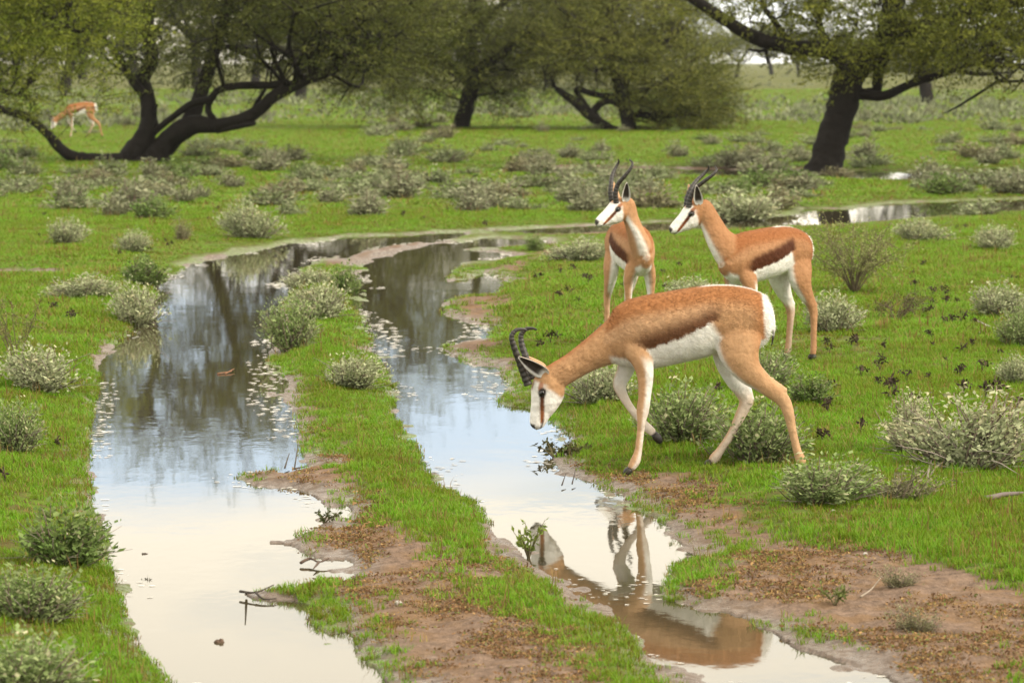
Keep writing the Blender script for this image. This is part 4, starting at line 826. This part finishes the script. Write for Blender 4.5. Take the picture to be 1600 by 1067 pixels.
        if lg['kind'] == 'hind': tc = lerp3(tc, np.repeat(CIN[None], m, 0), ss(.60, .72, V[:, 2])*.5+ss(1165, 1190, V[:, 0]*S0+1080)*ss(.45, .52, V[:, 2])*.6)
        c = lerp3(base, tc, tan)
        if lg['kind'] == 'hind': c = lerp3(c, np.repeat(WHT[None], m, 0), ss(1189, 1196, V[:, 0]*S0+1080)*ss(.52, .56, V[:, 2]-torso_shift(.3)))
        put(V@R.T, F, c, .4 if lg['kind'] == 'fore' else .55, (0, 0, -1))
        if 'heel' in lg:
            a, b = [np.array((k[0], sgn*.085 if len(k) < 3 else k[2], k[1])) for k in lg['heel']]; V, F, t, th = loft(np.array([a, (a+b)/2, b]), [.014, .014, .013], [.012, .012, .012], (0, 1, 0), (0, 0, 1), 14, 4); put(V@R.T, F, np.repeat((LTAN if sgn < 0 else WHT*.8)[None], len(V), 0), .4, (0, 0, -1))
        # hoof: two-toed wedge
        a, b = [np.array((k[0], (k[2] if len(k) > 2 else sgn*.085), k[1])) for k in lg['hoof']]; hb = MB()
        for s in (-1, 1):
            off = np.array((0, s*.011, 0)); V, F = tube([(a+off)@R.T, ((a+b)/2+off*1.1)@R.T, (b+off)@R.T], [.015, .0185, .010], 10, 3); hb.add(V, F, (.02, .02, .02))
        link('hoof', hb.mesh('hoof', True), M_hoof, root)
    V = np.concatenate(VV); F = np.concatenate(FF); C = np.concatenate(CC); tn = ss(.18, .34, (C[:, 0]-C[:, 2])/(C[:, 0]+.01))[:, None]; C = C*(1-tn)+C*np.array(coat)*tn; HLv = np.concatenate(HL); DRv = np.concatenate(DR)
    me = recalc(V, F); tmp = bpy.data.objects.new('tmp', me); COL.objects.link(tmp)
    rm = tmp.modifiers.new('r', 'REMESH'); rm.mode = 'VOXEL'; rm.voxel_size = voxel; sm = tmp.modifiers.new('s', 'SMOOTH'); sm.factor = .5; sm.iterations = 5
    dg = bpy.context.evaluated_depsgraph_get(); dg.update(); body = bpy.data.meshes.new_from_object(tmp.evaluated_get(dg)); bpy.data.objects.remove(tmp); bpy.data.meshes.remove(me)
    kd = kdtree.KDTree(len(V))
    for i, v in enumerate(V): kd.insert(v, i)
    kd.balance(); nv = len(body.vertices); co = np.empty(nv*3); body.vertices.foreach_get('co', co); co = co.reshape(-1, 3); col = np.empty((nv, 3)); hl = np.empty(nv); dr = np.empty((nv, 3))
    for i in range(nv):
        r = kd.find_n(co[i], 3); idx = [k[1] for k in r]; w = np.array([1/(k[2]+.002) for k in r]); w /= w.sum(); col[i] = w@C[idx]; hl[i] = w@HLv[idx]; dr[i] = w@DRv[idx]
    cc = np.ones((nv, 4), np.float32); cc[:, :3] = col; at = body.color_attributes.new('Col', 'FLOAT_COLOR', 'POINT'); at.data.foreach_set('color', cc.ravel()); body.polygons.foreach_set('use_smooth', np.ones(len(body.polygons), bool)); body.name = 'body'; body.materials.clear(); link('body', body, M_fur, root)
    # coat: short lying hairs
    if fur_n:
        body.calc_loop_triangles(); tri = np.empty(len(body.loop_triangles)*3, np.int32); body.loop_triangles.foreach_get('vertices', tri); tri = tri.reshape(-1, 3); nr = np.empty(nv*3); body.vertices.foreach_get('normal', nr); nr = nr.reshape(-1, 3)
        a, b, c_ = co[tri[:, 0]], co[tri[:, 1]], co[tri[:, 2]]; ar = np.linalg.norm(np.cross(b-a, c_-a), axis=1)*(.25+hl[tri[:, 0]]); k = rng.choice(len(tri), fur_n, p=ar/ar.sum()); u1 = rng.random((fur_n, 1)); v1 = rng.random((fur_n, 1)); fl = (u1+v1 > 1); u1 = np.where(fl, 1-u1, u1); v1 = np.where(fl, 1-v1, v1)
        P = a[k]+(b-a)[k]*u1+(c_-a)[k]*v1; Nn = unit(nr[tri[k, 0]]); Dd = dr[tri[k, 0]]; Dd = unit(Dd-Nn*np.sum(Dd*Nn, 1)[:, None]+rng.normal(0, .22, (fur_n, 3))); cl = col[tri[k, 0]]; h = hl[tri[k, 0]]
        white = cl.min(1) > .5; rear = (P@R)[:, 0] > .31; L = .0105*h*rng.uniform(.6, 1.3, fur_n)*np.where(white & rear & (P[:, 2] > .5), 1.5, 1.0)
        up = np.where(white & rear & (P[:, 2] > .5), .40, .25)[:, None]; tip = P+(Dd+Nn*up)*L[:, None]; sd_ = unit(np.cross(Dd, Nn))*(.0011*(.6+h))[:, None]; P = P-Nn*.001
        Vv = np.stack([P-sd_, P+sd_, tip], 1).reshape(-1, 3); clump = .5+.5*fbm(P[:, 0]*40+P[:, 2]*13, P[:, 2]*55+P[:, 1]*30, 2); cl = cl*(rng.uniform(.80, 1.16, (fur_n, 1)))*(.82+.34*clump[:, None])
        fm = mesh_np('coat', Vv, np.arange(3*fur_n).reshape(-1, 3), np.repeat(cl, 3, 0)); fo = link('coat', fm, M_strand, root); fo['kind'] = 'stuff'
    # eyes, ears, horns, tail
    for s in (-1, 1):
        c = p0+d*LH*.335+u*.022+l*s*.0475; eb = MB(); th = np.linspace(0, math.pi, 9); ph = np.linspace(0, 2*math.pi, 13)[:-1]; V = np.array([(math.sin(a)*math.cos(b), math.sin(a)*math.sin(b), math.cos(a)) for a in th for b in ph])*.0165; Q = np.stack([d, u*.85, l*.62]); V = V@Q+c
        F = [[i*12+j, i*12+(j+1) % 12, (i+1)*12+(j+1) % 12, (i+1)*12+j] for i in range(8) for j in range(12)]; eb.add(V, F, (0, 0, 0)); link('eye', eb.mesh('eye', True), M_eye, root)
    for base, tip, face in ears:             # leaf-shaped cupped ear: white rim, dark hollow
        base, tip, face = [np.asarray(k, float) for k in (base, tip, face)]; ax = tip-base; L = np.linalg.norm(ax); ax /= L; face = unit(face-ax*np.dot(face, ax)); w = np.cross(ax, face); eb = MB(); V = []; C2 = []; F = []; nu, nw = 12, 11
        for layer in (0, 1):
            for i in range(nu):
                t = i/(nu-1); hw = L*.21*(max(0, math.sin(math.pi*min(1, t**.62)*.97)))**.8+.004*(1-t)
                for j in range(nw):
                    s = -1+2*j/(nw-1); cup = .55*hw*(abs(s)**1.6); p = base+ax*L*t+w*s*hw*.92+face*(cup-.004*layer-.25*hw); V.append(p)
                    rim = max(ss(.62, .85, np.array([abs(s)]))[0], ss(.93, .98, np.array([t]))[0], 1-ss(.12, .3, np.array([t]))[0]); C2.append((BLK*2.4*(1-rim)+WHT*.85*rim) if layer == 0 else (LTAN*.95))
        for ly in (0, 1):
            o_ = ly*nu*nw
            for i in range(nu-1):
                for j in range(nw-1): f = [o_+i*nw+j, o_+i*nw+j+1, o_+(i+1)*nw+j+1, o_+(i+1)*nw+j]; F.append(f if ly == 0 else f[::-1])
        for i in range(nu-1):
            for j in (0, nw-1): F.append([i*nw+j, (i+1)*nw+j, nu*nw+(i+1)*nw+j, nu*nw+i*nw+j])
        for j in range(nw-1): i = (nu-1)*nw+j; F.append([i, i+1, nu*nw+i+1, nu*nw+i])
        eb.add(np.array(V), np.array(F), np.array(C2)); link('ear', eb.mesh('ear', True), M_fur, root)
    for hp in horns:
        hp = np.asarray(hp, float); D = catmull(hp, 14); n_ = len(D); t = np.linspace(0, 1, n_); rad = (.0158*(1-t)**.75+.003)*(1+.075*np.sin(t*2*math.pi*17)*(t < .72)); V, F = tube(D, rad, 14, 1); hb = MB(); ring = np.repeat(.5+.5*np.sin(t*2*math.pi*17)*(t < .72), 14); ring = np.append(ring, (0, 0)); hb.add(V, F, np.array((.016, .014, .013))+ring[:, None]*np.array((.034, .029, .024))); link('horn', hb.mesh('horn', True), M_horn, root)
    tz = torso_shift(.34); tp = np.array([(.325, 0, .755+tz), (.350, 0, .71+tz), (.362, 0, .65+tz), (.358, 0, .60+tz), (.352, 0, .565+tz)])@R.T; V, F = tube(tp, [.014, .011, .007, .005, .002], 10, 5); tb = MB(); k = ss(.45, .8, np.append(np.repeat(np.linspace(0, 1, (len(V)-2)//10), 10), (0, 1))); tb.add(V, F, lerp3(np.repeat(WHT[None], len(V), 0), np.repeat(BLK[None]*2, len(V), 0), k)); link('tail', tb.mesh('tail', True), M_fur, root)
    return root
def q(px, py, *r): return ((px-1080)/S0, (742-py)/S0)+tuple(r)
# --- the one bending to the water (traced in profile)
def main_legs():
    L = []
    L.append(dict(kind='fore', side=-1, knee=.28, st=[q(984, 520, .070, .035, -.045), q(994, 545, .062, .045, -.068), q(1003, 566, .047, .040, -.082), q(1007, 590, .036, .031), q(1006, 620, .028, .025), q(1003, 642, .028, .026), q(1001, 662, .0185, .018), q(997, 700, .0165, .0165), q(992, 719, .0225, .021), q(985, 731, .018, .018)], hoof=[q(984, 732), q(975, 741.5)]))
    L.append(dict(kind='fore', side=1, knee=.36, st=[q(988, 530, .066, .035, .045), q(984, 558, .052, .042, .068), q(978, 583, .038, .032, .082), q(969, 604, .031, .027), q(972, 618, .024, .022), q(983, 638, .0185, .0175), q(1000, 660, .0175, .017), q(1013, 674, .021, .02), q(1022, 682, .018, .018)], hoof=[q(1023, 683), q(1034, 697)]))
    L.append(dict(kind='hind', side=-1, knee=.34, st=[q(1150, 492, .085, .036, -.055), q(1150, 525, .104, .050, -.075), q(1153, 553, .090, .053, -.085), q(1166, 578, .063, .046), q(1186, 596, .046, .036), q(1206, 612, .037, .028), q(1221, 626, .031, .024), q(1229, 645, .025, .021), q(1236, 676, .0185, .0175), q(1243, 704, .019, .018), q(1248, 717, .0235, .021), q(1251, 724, .019, .018)], heel=[q(1198, 592), q(1225, 611)], hoof=[q(1250, 724), q(1248, 734)]))
    L.append(dict(kind='hind', side=1, knee=.33, st=[q(1146, 505, .085, .036, .055), q(1142, 545, .088, .048, .075), q(1143, 572, .068, .044, .085), q(1152, 597, .051, .037), q(1163, 617, .039, .028), q(1167, 633, .032, .024), q(1159, 652, .025, .021), q(1144, 683, .0185, .0175), q(1127, 709, .019, .018), q(1119, 720, .0235, .021), q(1113, 727, .019, .018)], heel=[q(1160, 606), q(1177, 630)], hoof=[q(1113, 727), q(1103, 734)]))
    return L
def P3(px, py, y): return np.array(((px-1080)/S0, y, (742-py)/S0))
poll = P3(861, 590, 0); tipm = P3(843, 671, 0); hd = unit(tipm-poll); hu = unit(np.array((-hd[2], 0, hd[0]))); hu = hu if hu[0] < 0 else -hu
main_neck = [(*P3(1000, 522, 0), .125, .10), (*P3(975, 530, 0), .112, .082), (*P3(950, 542, 0), .088, .066), (*P3(920, 559, 0), .068, .056), (*P3(895, 575, 0), .060, .050), (*P3(872, 589, 0), .060, .049), (*P3(860, 596, 0), .056, .046), (*P3(850, 600, 0), .034, .034)]
mx, my = MAINX, MAINY
EARS_MAIN = [(P3(857, 588, -.040), P3(811, 558, -.085), (-.35, -1, -.35)), (P3(852, 580, .040), P3(822, 562, .11), (-.6, 1, -.2))]
HORN_MAIN = [[P3(826, 603, -.026), P3(819, 585, -.032), P3(812, 566, -.040), P3(804, 544, -.05), P3(800, 528, -.055), P3(806, 518, -.05), P3(817, 516, -.042), P3(824, 518, -.036)],
             [P3(832, 596, .026), P3(827, 580, .034), P3(822, 562, .045), P3(816, 543, .06), P3(815, 528, .066), P3(822, 519, .062), P3(832, 517, .052), P3(840, 519, .046)]]
springbok((mx, my, .014), 'springbok stepping forward with head lowered to drink from the flooded track', lambda x: 0, 0, main_neck,
    dict(poll=poll, dir=hd, up=hu, lat=(0, 1, 0), neck_lat=(0, 1, 0), flat=True, throat=.15), main_legs(), HORN_MAIN, EARS_MAIN, 60000, .0060, .90)
# --- standing ones
def stand_legs(dx=(0, 0, 0, 0)):
    L = []
    for k, (kind, s) in enumerate((('fore', -1), ('fore', 1), ('hind', -1), ('hind', 1))):
        o = dx[k]
        if kind == 'fore':
            st = [(-.27, .62, .070, .035, .045), (-.245, .54, .062, .045, .068), (-.235, .47, .047, .040, .082), (-.235, .41, .035, .030), (-.24, .35, .028, .025), (-.245, .30, .028, .026), (-.243, .25, .0185, .018), (-.245, .12, .0165, .0165), (-.248, .07, .0225, .021), (-.258, .038, .018, .018)]
            f = [(k[0]+o*(1-k[1]/.6 if k[1] < .6 else 0), k[1], k[2], k[3], s*(k[4] if len(k) > 4 else .085)) for k in st]; L.append(dict(kind=kind, side=s, knee=.30, st=f, hoof=[(-.259+o*.95, .036), (-.272+o, .004)]))
        else:
            st = [(.205, .69, .085, .036, .055), (.20, .61, .104, .050, .075), (.20, .53, .092, .053, .085), (.225, .46, .064, .046), (.262, .40, .046, .036), (.295, .35, .037, .028), (.312, .30, .031, .024), (.312, .25, .024, .021), (.306, .14, .0205, .0185), (.302, .075, .0225, .02), (.293, .038, .019, .018)]
            f = [(k[0]+o*(1-k[1]/.6 if k[1] < .6 else 0), k[1], k[2], k[3], s*(k[4] if len(k) > 4 else .085)) for k in st]; L.append(dict(kind=kind, side=s, knee=.32, st=f, heel=[(.272+o*.35, .42), (.338+o*.45, .345)], hoof=[(.292+o*.95, .036), (.280+o, .004)]))
    return L
def stand_shift(x): return .05*(1-(x+.4)/.75) if x < .35 else 0
def std_horns(poll, d, u, l, out=.055, tip=(.066, -.29)):
    H = []
    for s in (-1, 1):
        b = poll+d*.050+u*.068+l*s*.026; up = unit(u*.30-d*.93)
        T = u*tip[0]+d*tip[1]; bow = unit(u-T*np.dot(u, T)/np.dot(T, T))
        H.append([b-T*.04-bow*.008, b+T*.15+bow*.020+l*s*.006, b+T*.38+bow*.030+l*s*.020, b+T*.62+bow*.018+l*s*out*.8, b+T*.84+bow*.0+l*s*out, b+T*.97-bow*.002+l*s*(out-.010), b+T*1.02+bow*.016+l*s*(out-.028)])
    return H
def std_ears(poll, d, u, l):
    return [(poll+d*.004+u*.026+l*s*.042, poll+u*.142-d*.055+l*s*.092, l*s*1.0+d*.3) for s in (-1, 1)]
def head_frame(d, roll=0):
    d = unit(np.asarray(d, float)); l = unit(np.cross(d, (0, 0, 1.))); u = np.cross(l, d); u = u if u[2] > 0 else -u
    l = np.cross(d, u); return d, u, l
def standing(px, py, yaw, head_dir, poll_off, label, fur, band, dx, sc=1.0, out=.055, tip=(.064, -.272), slim=1.0, coat=(1, 1, 1)):
    x, y = hit(px, py); c, s = math.cos(yaw), math.sin(yaw); Rm = np.array(((c, -s, 0), (s, c, 0), (0, 0, 1.)))
    d, u, l = head_frame(head_dir); poll = Rm@np.array((-.335, 0, .70))+np.asarray(poll_off, float)
    b0 = Rm@np.array((-.18, 0, .655)); b1 = Rm@np.array((-.285, 0, .675)); e = poll+u*-.012-d*.01; b2 = b1*.62+e*.38+Rm@np.array((-.022, 0, -.02)); b3 = b1*.28+e*.72+Rm@np.array((-.010, 0, -.01))
    lat = np.array([Rm@np.array((0, 1, 0))]*3+[unit(Rm@np.array((0, 1, 0))*.7+l*(1 if np.dot(l, Rm@np.array((0, 1, 0))) >= 0 else -1)*.3), unit(Rm@np.array((0, 1, 0))*.35+l*(1 if np.dot(l, Rm@np.array((0, 1, 0))) >= 0 else -1)*.65)]); lat = np.vstack([lat, lat[-1:]])
    nk = [(*b0, .135, .10*slim), (*b1, .134, .092*slim), (*b2, .094, .070*slim), (*b3, .072, .056*slim), (*e, .062, .051), (*(e+unit(e-b3)*.035+d*.01), .034, .034)]
    return springbok((x, y, ground_h(x, y)), label, stand_shift, yaw, nk, dict(poll=poll, dir=d, up=u, lat=l, neck_lat=lat, flat=False, throat=.95), stand_legs(dx), std_horns(poll, d, u, l, out, tip), std_ears(poll, d, u, l), fur, .0062, band, sc, slim=slim, coat=coat)
standing(1199, 566, math.radians(42), (-.70, -.16, -.63), (-.185, .0, .275), 'springbok standing in profile with head raised, chestnut flank stripe above white belly', 26000, 1.0, (.0, .02, .03, -.03), .945, .075, coat=(.80, .70, .64))
standing(984, 546, math.radians(104), (-.74, -.38, -.56), (-.13, -.10, .27), 'springbok facing us with its head turned aside, next to the one in profile', 26000, 1.0, (.0, .02, .03, -.03), .935, .075, (.165, -.215), .88, (.92, .86, .82))
fx, fy = hit(128, 216); 
springbok((fx, fy, ground_h(fx, fy)), 'distant springbok feeding behind the hanging acacia bough', lambda x: 0, 0, main_neck, dict(poll=poll, dir=hd, up=hu, lat=(0, 1, 0), neck_lat=(0, 1, 0), flat=True, throat=.15), main_legs(), HORN_MAIN, EARS_MAIN, 0, .012, .9, coat=(.8, .72, .66))

# ------------------------------------------------------------------ thin evening haze over the plain
def build_haze():
    m, nt, N, L, out = mat_new('haze_air'); v = N.new('ShaderNodeVolumePrincipled'); v.inputs['Color'].default_value = (.93, .95, .96, 1); v.inputs['Density'].default_value = .00012; v.inputs['Anisotropy'].default_value = .2
    L.new(v.outputs[0], out.inputs['Volume'])
    lo, hi = (-2600, -60, -1.2), (2600, 2300, 15.0); V = [(x, y, z) for z in (lo[2], hi[2]) for y in (lo[1], hi[1]) for x in (lo[0], hi[0])]
    F = [(0, 2, 3, 1), (4, 5, 7, 6), (0, 1, 5, 4), (2, 6, 7, 3), (0, 4, 6, 2), (1, 3, 7, 5)]
    o = link('haze', mesh_np('haze', V, F), m); o['kind'] = 'stuff'; tag(o, 'thin pale haze over the far plain', 'haze')
build_haze()
